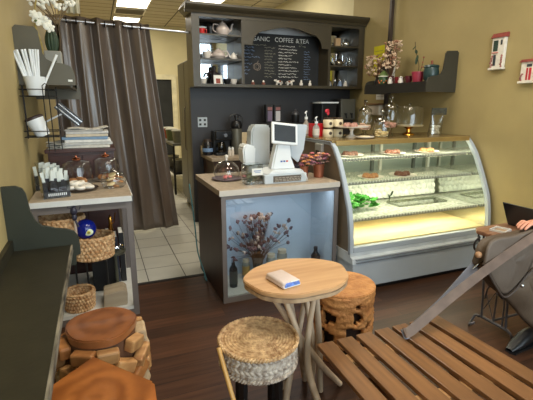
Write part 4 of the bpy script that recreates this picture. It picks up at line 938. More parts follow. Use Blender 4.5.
obj('mosaic_dots', m, M('mosaic_orange', (214, 110, 60), .3, var=.4, scale=60), t)
def bouquet(t, cx, cy, cz, sx, sy, sz, n, seed, base):
    rn = random.Random(seed); st = MB(); p1, p2 = MB(), MB()
    for k in range(n):
        a = rn.uniform(0, 2*PI); q = rn.uniform(0, 1)**.5; x = cx+sx*q*math.cos(a); y = cy+sy*q*math.sin(a); z = cz+rn.uniform(-sz, sz)
        if k % 3 == 0: st.tube([base, ((base[0]+x)/2+rn.uniform(-.02, .02), (base[1]+y)/2, (base[2]+z)/2), (x, y, z)], .0028, 5, sm=3)
        m = (p1, p2)[k % 3 == 0]
        for j in range(4): b = rn.uniform(0, 6.3); m.ball((x+.014*math.cos(b), y+.014*math.sin(b), z+rn.uniform(-.012, .012)), (.014, .010, .004), (rn.uniform(-1, 1), rn.uniform(-1, 1), b), 6)
    obj('stems', st, M('dry_stem2', (110, 84, 60), .8), t); obj('blossoms', p1, M('blossom_cream', (222, 196, 168), .75, var=.15, scale=60), t, label='cream dried blossoms'); obj('blossoms', p2, M('blossom_tan', (168, 124, 100), .75, var=.2, scale=60), t, label='tan dried blossoms')
t = thing('dried_flower_vase', 'dark vase with a tall bunch of cream dried flowers in front of the pipe', 'flowers', (3.22, 4.08, ZS))
obj('vase', MB().lathe([(0, 0), (.04, 0), (.045, .03), (.03, .08), (.035, .1), (0, .09)], n=20), M('vase_maroon', (84, 30, 36), .3), t)
bouquet(t, 0, 0, .33, .10, .10, .15, 90, 4, (0, 0, .08))
t = thing('dried_flower_vase', 'dark vase of dried flowers leaning left over the far shelf end', 'flowers', (3.22, 4.32, ZS))
obj('vase', MB().lathe([(0, 0), (.04, 0), (.045, .04), (.028, .09), (.034, .11), (0, .1)], n=20), M('vase_black', (34, 30, 30), .3), t)
bouquet(t, -.02, .06, .24, .09, .12, .11, 70, 6, (0, 0, .09))
# notes on the wall, dispenser below
t = thing('wall_notice', 'bright yellow paper notice taped to the right wall by the cabinet', 'notice', (3.497, 4.70, 1.92))
obj('sheet', MB().b2((-.003, -.11, 0), (0, .11, .38)), M('paper_yellow', (216, 206, 40), .7), t, smooth=0)
lines = MB(); 
for k in range(7): lines.b2((-.004, -.08, .06+.042*k), (-.003, .08-.02*(k % 3), .066+.042*k))
obj('printed_lines', lines, M('print_grey', (150, 144, 80), .8), t, smooth=0)
for i, (y, z, h) in enumerate(((4.45, 1.78, .34), (4.62, 1.62, .26))):
    t = thing('wall_notice', ['white printed sheet on the right wall behind the dried flowers', 'white sheet hanging below the yellow notice'][i], 'notice', (3.497, y, z))
    obj('sheet', MB().b2((-.003, -.09, 0), (0, .09, h)), paper, t, smooth=0)
    lines = MB()
    for k in range(int(h/.04)-1): lines.b2((-.004, -.07, .04+.04*k), (-.003, .07-.02*(k % 3), .045+.04*k))
    obj('printed_lines', lines, M('print_grey2', (150, 150, 150), .8), t, smooth=0)
t = thing('towel_dispenser', 'cream paper towel dispenser on the right wall under the plant shelf', 'dispenser', (3.497, 4.62, 1.42))
obj('body', MB().b2((-.12, -.14, 0), (0, .14, .13), .02), M('disp_cream', (204, 190, 170), .5), t, smooth=0); obj('shelf_bracket', MB().b2((-.14, -.16, .135), (0, .16, .15)), M('wood_brown', (130, 90, 60), .6), t, smooth=0)
# little house plaques
def plaque(y0, y1, z0, z1, label, doorc, big):
    t = thing('house_plaque', label, 'wall plaque', (RW, (y0+y1)/2, z0)); w = (y1-y0)/2; h = z1-z0
    obj('body', MB().b2((-.035, -w, 0), (0, w, h*.9), .004), M('plaque_white', (226, 220, 208), .6, var=.1, scale=30), t, smooth=0)
    obj('roof', MB().prism([(-.05, h*.87), (0, h*.87), (0, h), (-.018, h)], 'xz', -w-.012, w+.012), M('roof_red', (142, 66, 58), .6, var=.2, scale=40), t, smooth=0)
    obj('ledge', MB().b2((-.05, -w-.008, -.006), (0, w+.008, .012), .003), MATS['plaque_white'], t, smooth=0)
    dm_ = M('plaque_door_'+label[:4], doorc, .5)
    if big:
        obj('shutter_window', MB().b2((-.039, .0, h*.50), (-.034, w*.72, h*.80), .002), dm_, t, smooth=0)
        obj('door', MB().b2((-.039, .01, .03), (-.034, w*.55, h*.40), .002), M('plaque_dark', (50, 56, 60), .5), t, smooth=0)
        obj('small_window', MB().b2((-.039, -w*.65, h*.66), (-.034, -w*.4, h*.80), .001), M('plaque_dark', (50, 56, 60), .5), t, smooth=0)
        obj('balcony', MB().b2((-.048, -.01, h*.44), (-.034, w*.8, h*.475), .002), M('plaque_pink', (206, 140, 130), .6), t, smooth=0)
    else:
        obj('door', MB().b2((-.039, -w*.3, .02), (-.034, w*.3, h*.62), .002), dm_, t, smooth=0)
        obj('door_split', MB().b2((-.041, -.003, .02), (-.038, .003, h*.62)), MATS['plaque_white'], t, smooth=0)
        obj('shutter_window', MB().b2((-.039, -w*.3, h*.66), (-.034, w*.3, h*.78), .002), M('plaque_dark', (50, 56, 60), .5), t, smooth=0)
    rn = random.Random(label)
    for sd in (-.75, .82):
        f = MB()
        for k in range(6): f.ball((-.038, w*sd+rn.uniform(-.008, .008), h*(.06+.06*k)), (.006, .011, h*.035), n=6)
        obj('flower_vine', f, M('plaque_flowers', (160, 104, 98), .6, var=.4, scale=50), t)
plaque(2.835, 2.965, 1.875, 2.19, 'tall white toy house plaque with green shutters on the right wall', (44, 66, 54), True)
plaque(2.49, 2.645, 1.74, 1.935, 'short white toy house plaque with a red double door', (190, 40, 50), False)

# ---- items on the left shelf
t = thing('potted_cactus', 'dark green upright cactus in a pale grey pot on the left shelf', 'potted plant', (-.27, 3.80, 1.721))
obj('pot', MB().box((0, 0, .12), (.125, .11, .24), (0, 0, 0), .01), M('pot_grey', (150, 148, 138), .6), t, smooth=0)
def cac(u, v):
    th = 2*PI*u; r = .045*math.sin(PI*min(.98, .12+.88*v))**.55*(1+.09*math.cos(12*th)); return (r*math.cos(th), r*math.sin(th), .23+.19*v)
obj('cactus', MB().surf(cac, 72, 16, wrapu=True), leafd, t, smooth=180)
t = thing('white_orchid', 'white orchid bloom on a tall stem against the yellow wall', 'potted plant', (-.345, 3.62, 1.721))
obj('pot', MB().lathe([(0, 0), (.04, 0), (.05, .09), (.045, .09), (0, .08)], n=18), M('pot_brown', (120, 80, 56), .5), t)
obj('stem', MB().tube([(0, 0, .08), (.02, 0, .25), (-.01, 0, .42), (.03, 0, .62), (.1, 0, .74)], .005, 6, sm=5), M('stem_yellow', (160, 140, 70), .6), t)
m = MB(); rn = random.Random(9)
for cx_, cz_, s in ((.02, .44, 1.05), (.06, .42, .9), (.085, .385, .75), (-.01, .47, .7)):
    for k in range(6): a = k*PI/3+.3; m.ball((cx_+.026*s*math.cos(a), -.01+rn.uniform(-.01, .01), cz_+.026*s*math.sin(a)), (.024*s, .006, .017*s), (0, -a, 0), 10)
obj('petals', m, white_petal, t, label='white petals'); obj('flower_heart', MB().ball((.0, -.02, .425), (.012, .01, .008), n=8), M('heart_green', (96, 110, 60), .5), t)
obj('leaves', MB().ball((.05, 0, .12), (.07, .02, .008), (0, -.5, 0), 10).ball((-.04, .02, .12), (.06, .02, .008), (0, .6, .5), 10), leafd, t)
t = thing('white_blossom_branch', 'spray of white blossom at the very top left corner above the orchid', 'flowers', (-.25, 4.02, 1.721))
obj('vase', MB().lathe([(0, 0), (.04, 0), (.05, .08), (.025, .16), (.03, .19), (0, .18)], n=18), M('vase_cream', (206, 190, 150), .4), t)
bt = MB(); bf = MB()
for k in range(10):
    ex, ez = -.15+.032*k, .64+.03*math.sin(k*1.7); bt.tube([(0, 0, .17), (.02, 0, .45), (ex, 0, ez)], .004, 5, sm=4)
    for j in range(5): b = rn.uniform(0, 6.3); bf.ball((ex+.02*math.cos(b), rn.uniform(-.02, .02), ez+.02*math.sin(b)), (.018, .008, .014), (0, b, 0), 8)
obj('branches', bt, M('branch_brown', (120, 100, 70), .8), t); obj('blossoms', bf, white_petal, t)

# ---- wire rack with straws and sleeves
t = thing('wire_rack', 'black wire rack hanging on the left wall holding straws and cup sleeves', 'rack', (LW, 3.4, 1.30))
w_ = MB()
X0, X1 = LW+.012, -.255
for z in (1.33, 1.37, 1.61, 1.655): 
    w_.tube([(X0, 3.30, z), (X1, 3.30, z), (X1, 3.48, z), (X0, 3.48, z)], .0035, 6, closed=True)
for x, y in ((X1-.07, 3.30), (X1-.035, 3.30), (X1, 3.48), (X0+.02, 3.30), (X0, 3.48)): w_.cyl((x, y, 1.22 if x > X0+.05 else 1.32), (x, y, 1.68), .0035, n=6)
w_.tube([(X1-.07, 3.30, 1.68), (X1-.052, 3.30, 1.695), (X1-.035, 3.30, 1.68)], .0035, 6)
w_.b2((X0, 3.3, 1.328), (X1, 3.48, 1.331)).b2((X0, 3.3, 1.608), (X1, 3.48, 1.611))
obj('wire_frame', w_, black_w, t, world=True)
t = thing('straw_cup', 'white tapered cup full of paper straws in the top of the wire rack', 'cup', (-.375, 3.39, 1.612))
obj('cup', MB().lathe([(0, 0), (.05, 0), (.07, .13), (.067, .13), (.047, .005), (0, .005)], n=24), white_p, t)
fan = [(-.40, .22), (-.34, .20), (-.33, .18), (-.22, .22), (-.16, .2), (-.05, .22), (.0, .19), (.06, .22), (.10, .2), (.62, .16)]
stt = None
for k, (a, ln) in enumerate(fan):
    x = -.375+.035*(k/9-.5)*2*.7; o = None; L = .26+.06*(k % 3)/2 if k < 9 else .27
    mm = MB().cyl((0, 0, 0), (0, 0, .305), .0085, n=10) if stt is None else None
    if stt is None: stt = obj('paper_straw', mm, white_p); o = stt
    else: o = stt.copy(); COL.objects.link(o)
    o.location = (x, 3.385+.012*((k % 3)-1), 1.62); o.rotation_euler = (.06*((k % 3)-1), a*.72, 0)
    tag(o, 'white paper wrapped drinking straw standing in the cup on the wire rack', 'straw', 'straws in the white cup')
t = thing('cup_sleeve_stack', 'tilted white stack of paper cups in the lower wire rack', 'cup', (-.38, 3.39, 1.332))
mm = MB().lathe([(0, 0), (.045, 0), (.062, .13), (.058, .13), (.042, .004), (0, .004)], n=24)
o = obj('cups', mm, white_p, t); o.rotation_euler = (0, -.38, 0); o.location = (.02, 0, .0)
mm = MB().lathe([(.058, .125), (.064, .13), (.064, .142), (.05, .15), (0, .15)], n=24)
o = obj('dark_rim', mm, M('rim_brown', (60, 44, 40), .5), t); o.rotation_euler = (0, -.38, 0); o.location = (.02, 0, .0)

# ================================================================= BOOKCASE + PAPERS
t = thing('low_bookcase', 'dark reddish brown cabinet behind the left display table, papers on top', 'cabinet', (-.13, 4.05, 0))
rb = woodmat('red_brown_wood', (52, 28, 26), (74, 42, 36), .4, axis=0, freq=16)
obj('body', MB().b2((-.40, 3.88, 0), (.12, 4.28, 1.155)), rb, t, world=True, smooth=0)
obj('top', MB().b2((-.42, 3.86, 1.155), (.135, 4.29, 1.185), .004), rb, t, world=True, smooth=0)
for x0_, x1_ in ((-.39, -.145), (-.135, .11)):
    d = obj('door', MB().b2((x0_, 3.865, .05), (x1_, 3.879, 1.13), .003), rb, t, world=True, smooth=0)
    obj('knob', MB().ball(((x1_-.03) if x0_ < -.2 else x0_+.03, 3.855, .7), .012, n=10), chrome, d, world=True)
pcs = [(222, 218, 206), (196, 196, 192), (232, 230, 224), (130, 160, 190), (214, 200, 176), (206, 204, 200), (180, 176, 170), (228, 224, 214)]
pn = ['bottom one of the pile', 'second from the bottom of the pile', 'third from the bottom of the pile', 'the blue edged one', 'tan edged, above the blue one', 'third from the top of the pile', 'grey one just under the top sheet', 'topmost sheet with curled corner']
z = 1.186
for k in range(8):
    th = .024 if k < 6 else .016; w2 = .20-.008*k+.01*(k % 2)
    o = MB().box((0, 0, th/2), (2*w2, .27, th-.002), bev=.003)
    if k == 7: o = MB().surf(lambda u, v: (-.15+.33*u, -.13+.26*v, .003+.03*max(0, u-.7)+.006*math.sin(8*u)), 16, 4)
    o = obj('newspaper', o, M('news_%d' % k, pcs[k], .8, var=.12, scale=30), smooth=0, solid=.003 if k == 7 else 0)
    o.location = (-.09+.01*((k*7) % 3-1), 4.05, z); o.rotation_euler.z = .05*((k*5) % 3-1); z += th
    tag(o, 'folded newspaper in the stack on the dark bookcase, '+pn[k], 'newspaper', 'newspapers stacked on the bookcase')
t = thing('loose_papers', 'crumpled grey papers slumped at the left of the newspaper stack', 'papers', (-.33, 4.0, 1.186))
m = MB()
for k in range(5): m.surf(lambda u, v, k=k: (-.075+.15*u, -.12+.22*v, .004+.012*k+.012*math.sin(6*u+k)*math.sin(5*v+k)), 10, 8)
obj('sheets', m, M('paper_grey', (176, 174, 166), .8, var=.2, scale=20), t, smooth=180, solid=.002)
t = thing('tablet_stand', 'dark framed picture stand tilted on a thin white arm by the rack', 'display', (-.205, 3.85, 1.345))
o = obj('panel', MB().b2((-.115, -.008, -.035), (.115, .008, .035), .004).b2((-.11, -.010, -.004), (.11, -.008, .0)), M('panel_dark', (60, 60, 62), .35), t, smooth=0); o.rotation_euler = (0, .75, 0); o.location = (0, 0, .13)
o2 = obj('silver_stripe', MB().b2((-.11, -.012, .012), (.11, -.009, .02)).b2((-.11, -.012, -.02), (.11, -.009, -.012)), chrome, t, smooth=0); o2.rotation_euler = (0, .75, 0); o2.location = (0, 0, .13)
obj('arm', MB().cyl((-.22, 0, .05), (-.04, .01, .14), .007, n=8).cyl((-.275, 0, .03), (-.22, 0, .05), .01, n=8), white_p, t)

# ================================================================= LEFT DISPLAY TABLE
tx0, tx1, ty0, ty1 = -.46, .195, 3.00, 3.86
t = thing('display_table', 'open sided display table with pale edge and glass domes, left of the curtain', 'table', (-.13, 3.4, 0))
obj('tabletop', MB().b2((tx0, ty0+.006, .885), (tx1-.006, ty1, .925)), counter_top, t, world=True, smooth=0)
obj('edge_band', MB().b2((tx0, ty0, .886), (tx1, ty0+.006, .924)).b2((tx1-.006, ty0, .886), (tx1, ty1, .924)), laminate, t, world=True, smooth=0)
for x in (tx0+.005, tx1-.05):
    for y in (ty0+.015, ty1-.05):
        obj('leg', MB().b2((x, y, 0), (x+.04, y+.04, .855)), frame_grey, t, world=True, smooth=0)
obj('top_rail', MB().b2((tx0+.045, ty0+.015, .835), (tx1-.05, ty0+.045, .885)).b2((tx1-.045, ty0+.055, .835), (tx1-.015, ty1-.05, .885)).b2((tx0, ty0+.015, .855), (tx1-.01, ty0+.055, .885)).b2((tx0, ty1-.05, .855), (tx1-.01, ty1-.01, .885)), frame_grey, t, world=True, smooth=0)
obj('bottom_shelf', MB().b2((tx0+.01, ty0+.02, .05), (tx1-.012, ty1-.02, .075)), laminate, t, world=True, smooth=0)
obj('bottom_rail', MB().b2((tx0+.045, ty0+.015, 0), (tx1-.05, ty0+.04, .05)), frame_grey, t, world=True, smooth=0)
T = .926
# tea bins
def tea_bin(x, y, label, where, rz):
    t = thing('acrylic_bin', label, 'bin', (x, y, T), rz)
    g = MB().b2((-.085, -.06, 0), (.085, .06, .004)).b2((-.085, -.06, .004), (.085, -.057, .12)).b2((-.085, .057, .004), (.085, .06, .20)).b2((-.085, -.057, .004), (-.082, .057, .15)).b2((.082, -.057, .004), (.085, .057, .15))
    obj('clear_box', g, glassmat('acrylic', (240, 244, 246), .06), t, smooth=0)
    obj('dark_label', MB().b2((-.08, -.0635, .01), (.08, -.0605, .045)), M('label_black', (34, 34, 38), .5), t, smooth=0)
    lt = MB(); rn = random.Random(label); xx = -.055
    while xx < .055: lt.b2((xx, -.0655, .018), (xx+.006, -.0635, .036)); xx += .012
    obj('label_lettering', lt, white_p, t, smooth=0)
    src = None
    for k in range(14):
        if src is None:
            src = thing('sachet', 'black and white sachet standing upright in the '+where, 'sachet', (0, 0, 0), 0, 'sachets in the '+where); e = src
            obj('packet', MB().box((0, 0, .055), (.026, .008, .10), bev=.002), M('sachet_dark', (40, 36, 44), .4), src, smooth=0)
            obj('white_top', MB().box((0, 0, .138), (.022, .006, .075), bev=.001), M('sachet_white', (216, 222, 216), .45), src, smooth=0)
        else: e = dup(src, (0, 0, 0))
        lx, ly = -.060+.029*(k % 5)+.004*(k//5), -.036+.034*(k//5)
        e.location = (x+lx*math.cos(rz)-ly*math.sin(rz), y+lx*math.sin(rz)+ly*math.cos(rz), T+.006+.012*((k*7) % 3)); e.rotation_euler = (.06*(k % 2), .07*((k*3) % 4-1.5), rz+.1*(k % 3-1))
tea_bin(-.375, 3.47, 'clear acrylic bin of sachets against the left wall, the farther bin', 'bin against the wall', 0)
tea_bin(-.305, 3.16, 'clear acrylic bin of sachets at the front edge, the nearer bin', 'front bin', .25)
def cdome(x, y, label, r, h, kn):
    t = thing('glass_cloche', label, 'cake dome', (x, y, T))
    obj('base', MB().lathe([(0, 0), (r*.9, 0), (r*1.08, .008), (r*1.08, .012), (0, .008)], n=32), M('base_steel', (170, 166, 160), .3, .7), t)
    g = obj('glass_dome', MB().lathe([(r, .012), (r, h*.55), (r*.93, h*.72), (r*.6, h*.8), (0, h*.83)], n=36), glass, t, smooth=180)
    obj('copper_knob', MB().lathe([(0, h*.83), (.03, h*.83), (.034, h*.87), (.024, h*.91), (.008, h*.93), (.007, h*.98), (0, h)], n=20), copper, g)
    return t
cdome(-.175, 3.62, 'glass cloche with copper knob at the left, behind the cookie plate', .112, .235, 0)
cdome(.045, 3.73, 'glass cloche with copper knob at the right, behind the cookie jar', .105, .24, 0)
for (x, y, w_) in ((-.175, 3.62, 'left cloche'), (.045, 3.73, 'right cloche')):
    b = food('bread_roll', 'brown roll under the '+w_, (x-.04, y, T+.013), MB().lathe([(0, 0), (.03, 0), (.036, .018), (.02, .036), (0, .04)], n=16), tan, 'roll', 'rolls under the '+w_)
    dup(b, (x+.035, y-.02, T+.013)); dup(b, (x+.01, y+.05, T+.013))
t = thing('cookie_plate', 'dark oval glass plate of white cookies at the front of the table', 'plate', (-.155, 3.36, T))
obj('plate', MB().lathe([(0, 0), (.09, 0), (.13, .014), (.132, .018), (.12, .014), (0, .006)], n=32), M('plate_smoke', (84, 70, 60), .2), t)
dn = MB().torus((0, 0, .013), .024, .013, 'z', 24, 10); 
base = None
for k, (dx, dy, dz, ry) in enumerate(((-.06, -.02, 0, 0), (0, -.045, 0, .1), (.06, -.03, 0, .1), (-.03, .03, .002, 0), (.04, .03, .002, -.2), (0, 0, .026, .2), (-.035, -.01, .03, .1))):
    if base is None:
        base = thing('ring_cookie', 'white iced ring cookie with dark centre on the dark glass plate', 'cookie', (0, 0, 0), 0, 'white cookies on the dark plate'); e = base
        obj('ring', MB().torus((0, 0, .013), .027, .014, 'z', 24, 10), M('icing_white', (232, 224, 210), .6), base); obj('filling', MB().lathe([(0, .008), (.014, .008), (.014, .02), (0, .024)], n=16), M('filling_dark', (60, 44, 48), .5), base)
    else: e = dup(base, (0, 0, 0))
    e.location = (-.155+dx, 3.36+dy, T+.012+dz); e.rotation_euler = (ry, 0, k)
t = thing('cookie_jar', 'low round glass jar of cookies with a glass lid, right of the cookie plate', 'jar', (.085, 3.38, T))
obj('jar', MB().lathe([(0, .003), (.075, 0), (.09, .02), (.095, .06), (.08, .1), (.07, .105)], n=36), glass, t, smooth=180)
l = obj('lid', MB().lathe([(.078, .106), (.07, .12), (.02, .13), (.018, .142), (0, .15)], n=30), glassmat('lid_glass', (225, 228, 224), .14), t, smooth=180)
cs = [tan, M('cookie_pink', (200, 130, 110), .7), M('cookie_cream', (226, 204, 160), .7)]
for k in range(9):
    a = k*2.1; q = .042 if k % 4 else .01
    food('round_cookie', ['golden', 'pinkish', 'cream coloured'][k % 3]+' round cookie inside the low glass jar', (.085+q*math.cos(a), 3.38+q*math.sin(a), T+.006+.011*k), MB().lathe([(0, 0), (.028, 0), (.031, .006), (.026, .012), (0, .013)], n=18), cs[k % 3], 'cookie', ['golden', 'pinkish', 'cream'][k % 3]+' cookies in the low glass jar').rotation_euler = (.3*math.sin(k), .3*math.cos(k*2), 0)

# ---- baskets etc. inside the table
def basket(name, label, loc, rx, ry, h, rows, slope=0., cut=False):
    t = thing(name, label, 'basket', loc)
    n = 150
    def bf(u, v):
        th = 2*PI*u; row = v*rows; a = .008*math.sin(th*30+PI*int(row))*abs(math.sin(PI*row))+.005*abs(math.sin(PI*row))
        f = .90+.10*v; return ((rx*f+a)*math.cos(th), (ry*f+a)*math.sin(th), h*v)
    obj('woven_wall', MB().surf(bf, n*2, rows*6, wrapu=True), wicker_m, t, smooth=180, solid=.008)
    rim = [(rx*math.cos(2*PI*k/60), ry*math.sin(2*PI*k/60), h+.003*math.sin(k*2.1)) for k in range(60)]
    obj('rim', MB().tube(rim, .011, 8, closed=True), wicker_m, t)
    obj('bottom', MB().lathe([(0, .004), (1, .004), (1, .012), (0, .012)], n=40, sx=rx*.9, sy=ry*.9), wicker_m, t)
    return t
t = basket('wicker_basket', 'oval wicker basket below the blue glass ornament, nearest the table leg', (-.098, 3.155, .452), .142, .118, .165, 6)
b2_ = basket('wicker_basket', 'higher oval wicker basket at the left, directly under the tabletop edge', (-.295, 3.185, .624), .150, .13, .145, 5)
t = basket('wicker_basket', 'small square edged wicker basket at the bottom beside the wooden block', (-.225, 3.135, .076), .10, .10, .135, 5)
t = thing('basket_stand', 'thin metal riser carrying the stacked wicker baskets', 'stand', (-.22, 3.3, .076))
m = MB()
for x, y in ((-.16, 3.24), (-.02, 3.24), (-.02, 3.06)): m.cyl((x, y, .076 if y > 3.1 else .44), (x, y, .446), .007, n=8)
m.tube([(-.16, 3.08, .445), (-.02, 3.08, .445), (-.02, 3.24, .445), (-.16, 3.24, .445)], .006, 6, closed=True)
m.cyl((-.42, 3.28, .076), (-.42, 3.28, .614), .007, n=8).cyl((-.24, 3.28, .076), (-.24, 3.28, .614), .007, n=8).tube([(-.42, 3.08, .614), (-.42, 3.28, .614), (-.24, 3.28, .614), (-.24, 3.08, .614)], .006, 6)
obj('metal_frame', m, M('stand_dark', (50, 48, 46), .4, .3), t, world=True)
t = thing('evil_eye_ornament', 'shiny cobalt blue ball with a yellow and white eye on the basket rim', 'ornament', (-.135, 3.095, .620))
obj('ball', MB().ball((0, 0, .07), .072, n=28), M('cobalt_glass', (16, 30, 120), .08, var=.15), t)
obj('eye_white', MB().ball((.018, -.062, .060), (.032, .010, .026), n=16), M('eye_cream', (214, 222, 190), .4), t); obj('eye_pupil', MB().ball((.020, -.071, .060), (.013, .004, .012), n=12), M('eye_yellow', (190, 180, 60), .4), t)
obj('beak', MB().ball((.022, -.075, .060), (.005, .003, .005), n=8), black_p, t)
t = thing('bead_figurine', 'dark beaded hanging figurine standing in front of the rear basket', 'figurine', (-.195, 3.02, .73))
m = MB().ball((0, 0, .155), .018, n=12).ball((0, 0, .115), (.024, .02, .03), n=12).ball((0, 0, .07), (.018, .016, .025), n=12).tube([(.0, 0, .13), (.035, 0, .12), (.045, 0, .145)], .007, 6).tube([(0, 0, .13), (-.035, 0, .14), (-.03, 0, .17)], .007, 6).tube([(0, 0, .06), (.02, 0, .0)], .008, 6)
obj('body', m, M('bead_dark', (48, 46, 62), .4), t); obj('pale_cord', MB().cyl((0, .004, -.12), (0, .004, .06), .009, n=8), M('cord_pale', (190, 170, 150), .7), t)
t = thing('stone_block', 'pale wooden block with a cut corner on the table bottom shelf', 'block', (.02, 3.13, .076))
obj('block', MB().prism([(-.085, 0), (.085, 0), (.09, .10), (.06, .125), (-.075, .11)], 'xz', -.08, .09, .006), woodmat('block_wood', (150, 134, 112), (186, 172, 148), .7, axis=0, freq=12), t, smooth=0)
t = thing('pedestal_dish', 'dark green pedestal dish standing behind the pale block', 'cake stand', (.05, 3.27, .076))
obj('stem', MB().lathe([(0, 0), (.05, 0), (.045, .01), (.012, .03), (.010, .33), (.02, .34), (0, .34)], n=20), M('dish_green', (84, 84, 70), .35), t); obj('dish', MB().lathe([(0, .34), (.075, .345), (.08, .365), (.073, .365), (.065, .353), (0, .35)], n=30), MATS['dish_green'], t)
bk = [(34, 30, 34), (60, 44, 40), (40, 44, 60), (28, 28, 30)]
for k in range(4):
    h = .40+.03*(k % 2)
    t = thing('tall_book', ['black upright book directly behind the blue ball', 'brown upright book second from the blue ball', 'navy upright book third from the blue ball', 'black upright book nearest the right leg of the table'][k], 'book', (-.04+.05*k, 3.62, .076))
    obj('cover', MB().b2((-.02, -.1, 0), (-.016, .1, h)).b2((.016, -.1, 0), (.02, .1, h)).b2((-.02, -.104, 0), (.02, -.1, h)), M('book_%d' % k, bk[k], .5), t, smooth=0); obj('pages', MB().b2((-.016, -.1, .005), (.016, .095, h-.005)), paper, t, smooth=0)
t = thing('dark_box', 'big black box on the bottom shelf behind the baskets', 'box', (-.02, 3.44, .076))
obj('box', MB().b2((-.11, -.06, 0), (.07, .08, .30), .004), black_p, t, smooth=0); obj('lid', MB().b2((-.115, -.065, .28), (.075, .085, .32), .004), M('lid_black', (32, 32, 38), .4), t, smooth=0)
for k, (x, y, h, mt, lb) in enumerate(((-.05, 3.30, .12, gold, 'brass candle holder'), (.02, 3.30, .10, chrome, 'silver candle holder'))): pass
t = thing('brass_statuette', 'thin brass statuette among dark trinkets right of the blue ball', 'figurine', (.035, 3.46, .40))
obj('body', MB().lathe([(0, 0), (.03, 0), (.02, .02), (.012, .1), (.02, .16), (.012, .22), (.016, .26), (0, .29)], n=14), gold, t); obj('arm', MB().tube([(0, 0, .2), (.03, 0, .22), (.045, 0, .3)], .005, 6), gold, t)
t = thing('silver_trinket', 'small shiny silver bird beside the brass statuette', 'figurine', (.125, 3.30, .512))
t.location = (.06, 3.27, .43)
obj('body', MB().ball((0, 0, .03), (.04, .018, .018), (0, .3, 0), 12).ball((.03, 0, .05), .014, n=10).cyl((0, 0, 0), (0, 0, .02), .006, n=8), chrome, t); obj('beak', MB().cyl((.04, 0, .05), (.055, 0, .048), .005, .001, 8), gold, t)

# ================================================================= LEDGE
t = thing('window_counter', 'black green narrow counter with scroll end and worn front edge along the left wall', 'counter', (-.33, 1.9, 0))
lz = .80
obj('top', MB().b2((LW, -1.2, lz-.03), (-.187, 2.40, lz)), ledge_m, t, world=True, smooth=0)
obj('worn_edge', MB().b2((-.187, -1.2, lz-.034), (-.178, 2.40, lz+.001)), M('worn_edge_paint', (44, 40, 32), .6, col2=(138, 130, 114), scale=26, stretch=(1, .3, 1), detail=8), t, world=True, smooth=0)
obj('front_apron', MB().b2((-.22, -1.2, lz-.12), (-.205, 2.40, lz-.03)), ledge_m, t, world=True, smooth=0)
obj('back_board', MB().b2((LW, -1.2, lz), (LW+.022, 2.40, lz+.06)), ledge_m, t, world=True, smooth=0)
q = [(LW, lz-.12), (LW, lz+.345), (-.415, lz+.345), (-.385, lz+.33), (-.372, lz+.30), (-.362, lz+.21), (-.345, lz+.155), (-.315, lz+.122), (-.25, lz+.10), (-.20, lz+.09), (-.165, lz+.075), (-.148, lz+.045), (-.142, lz+.0), (-.142, lz-.06), (-.165, lz-.065), (-.17, lz-.12)]
obj('scroll_end', MB().prism(q, 'xz', 2.40, 2.425, .002), M('ledge_green_grey', (46, 48, 38), .45, spec=.35, var=.08), t, world=True, smooth=0)
for y in (-.9, .8, 2.3): obj('wall_bracket', MB().prism([(LW, lz-.03), (-.26, lz-.03), (LW, lz-.28)], 'xz', y, y+.03), ledge_m, t, world=True, smooth=0)
o = obj('wall_card', MB().b2((LW+.001, 2.42, .99), (LW+.004, 2.50, 1.07)), paper, smooth=0); bpy.data.objects.remove(o)

# ================================================================= STUMP STOOLS
t = thing('block_stump_stool', 'round stump stool with a body of chunky stacked wood blocks', 'stool', (-.065, 2.12, 0))
m = MB()
def st(u, v):
    th = 2*PI*u; r = .172*(1+.03*math.sin(3*th)+.02*math.sin(5*th+1)); return (r*math.cos(th), r*math.sin(th)*1.03)
poly = [st(k/36, 0) for k in range(36)]
obj('seat', MB().prism(poly, 'xy', .405, .45, .006), stump_top, t, smooth=30)
obj('core', MB().lathe([(0, 0), (.16, 0), (.18, .2), (.165, .405), (0, .405)], n=24), M('core_dark', (96, 62, 38), .7), t)
rn = random.Random(2)
for row in range(5):
    n = 9; z = .035+.082*row
    for k in range(n):
        a = 2*PI*(k+.5*(row % 2))/n+rn.uniform(-.12, .12); r = .175+.030*math.sin(PI*(row+.5)/5.5)
        mm = MB().box((r*math.cos(a), r*math.sin(a), z+rn.uniform(-.01, .01)), (.055, .115+rn.uniform(-.02, .02), .066), (rn.uniform(-.45, .45), rn.uniform(-.15, .15), a), .010)
        b = obj('wood_block', mm, [stump_side, M('block_pale', (196, 172, 138), .6, col2=(170, 140, 104), scale=20), woodmat('block_orange', (148, 92, 48), (190, 128, 72), .5, axis=0, freq=18)][rn.choice((0, 0, 1, 2))], t, smooth=0)
t = thing('hexagon_stump_stool', 'angular orange wood stump stool in the bottom left, glossy grained top', 'stool', (-.08, 1.52, 0))
hx = [(-.02, .31), (.21, .03), (.205, -.10), (.04, -.31), (-.17, -.26), (-.235, -.02), (-.20, .14)]
obj('seat', MB().prism(hx, 'xy', .395, .45, .012), woodmat('hexa_orange', (126, 70, 30), (166, 100, 48), .3, axis=0, freq=10, coat=.3, rings=True, dist=6, gm=.72), t, smooth=30)
obj('trunk', MB().prism([(a*.86, b*.86) for a, b in hx], 'xy', 0, .395, .01), stump_side, t, smooth=30)

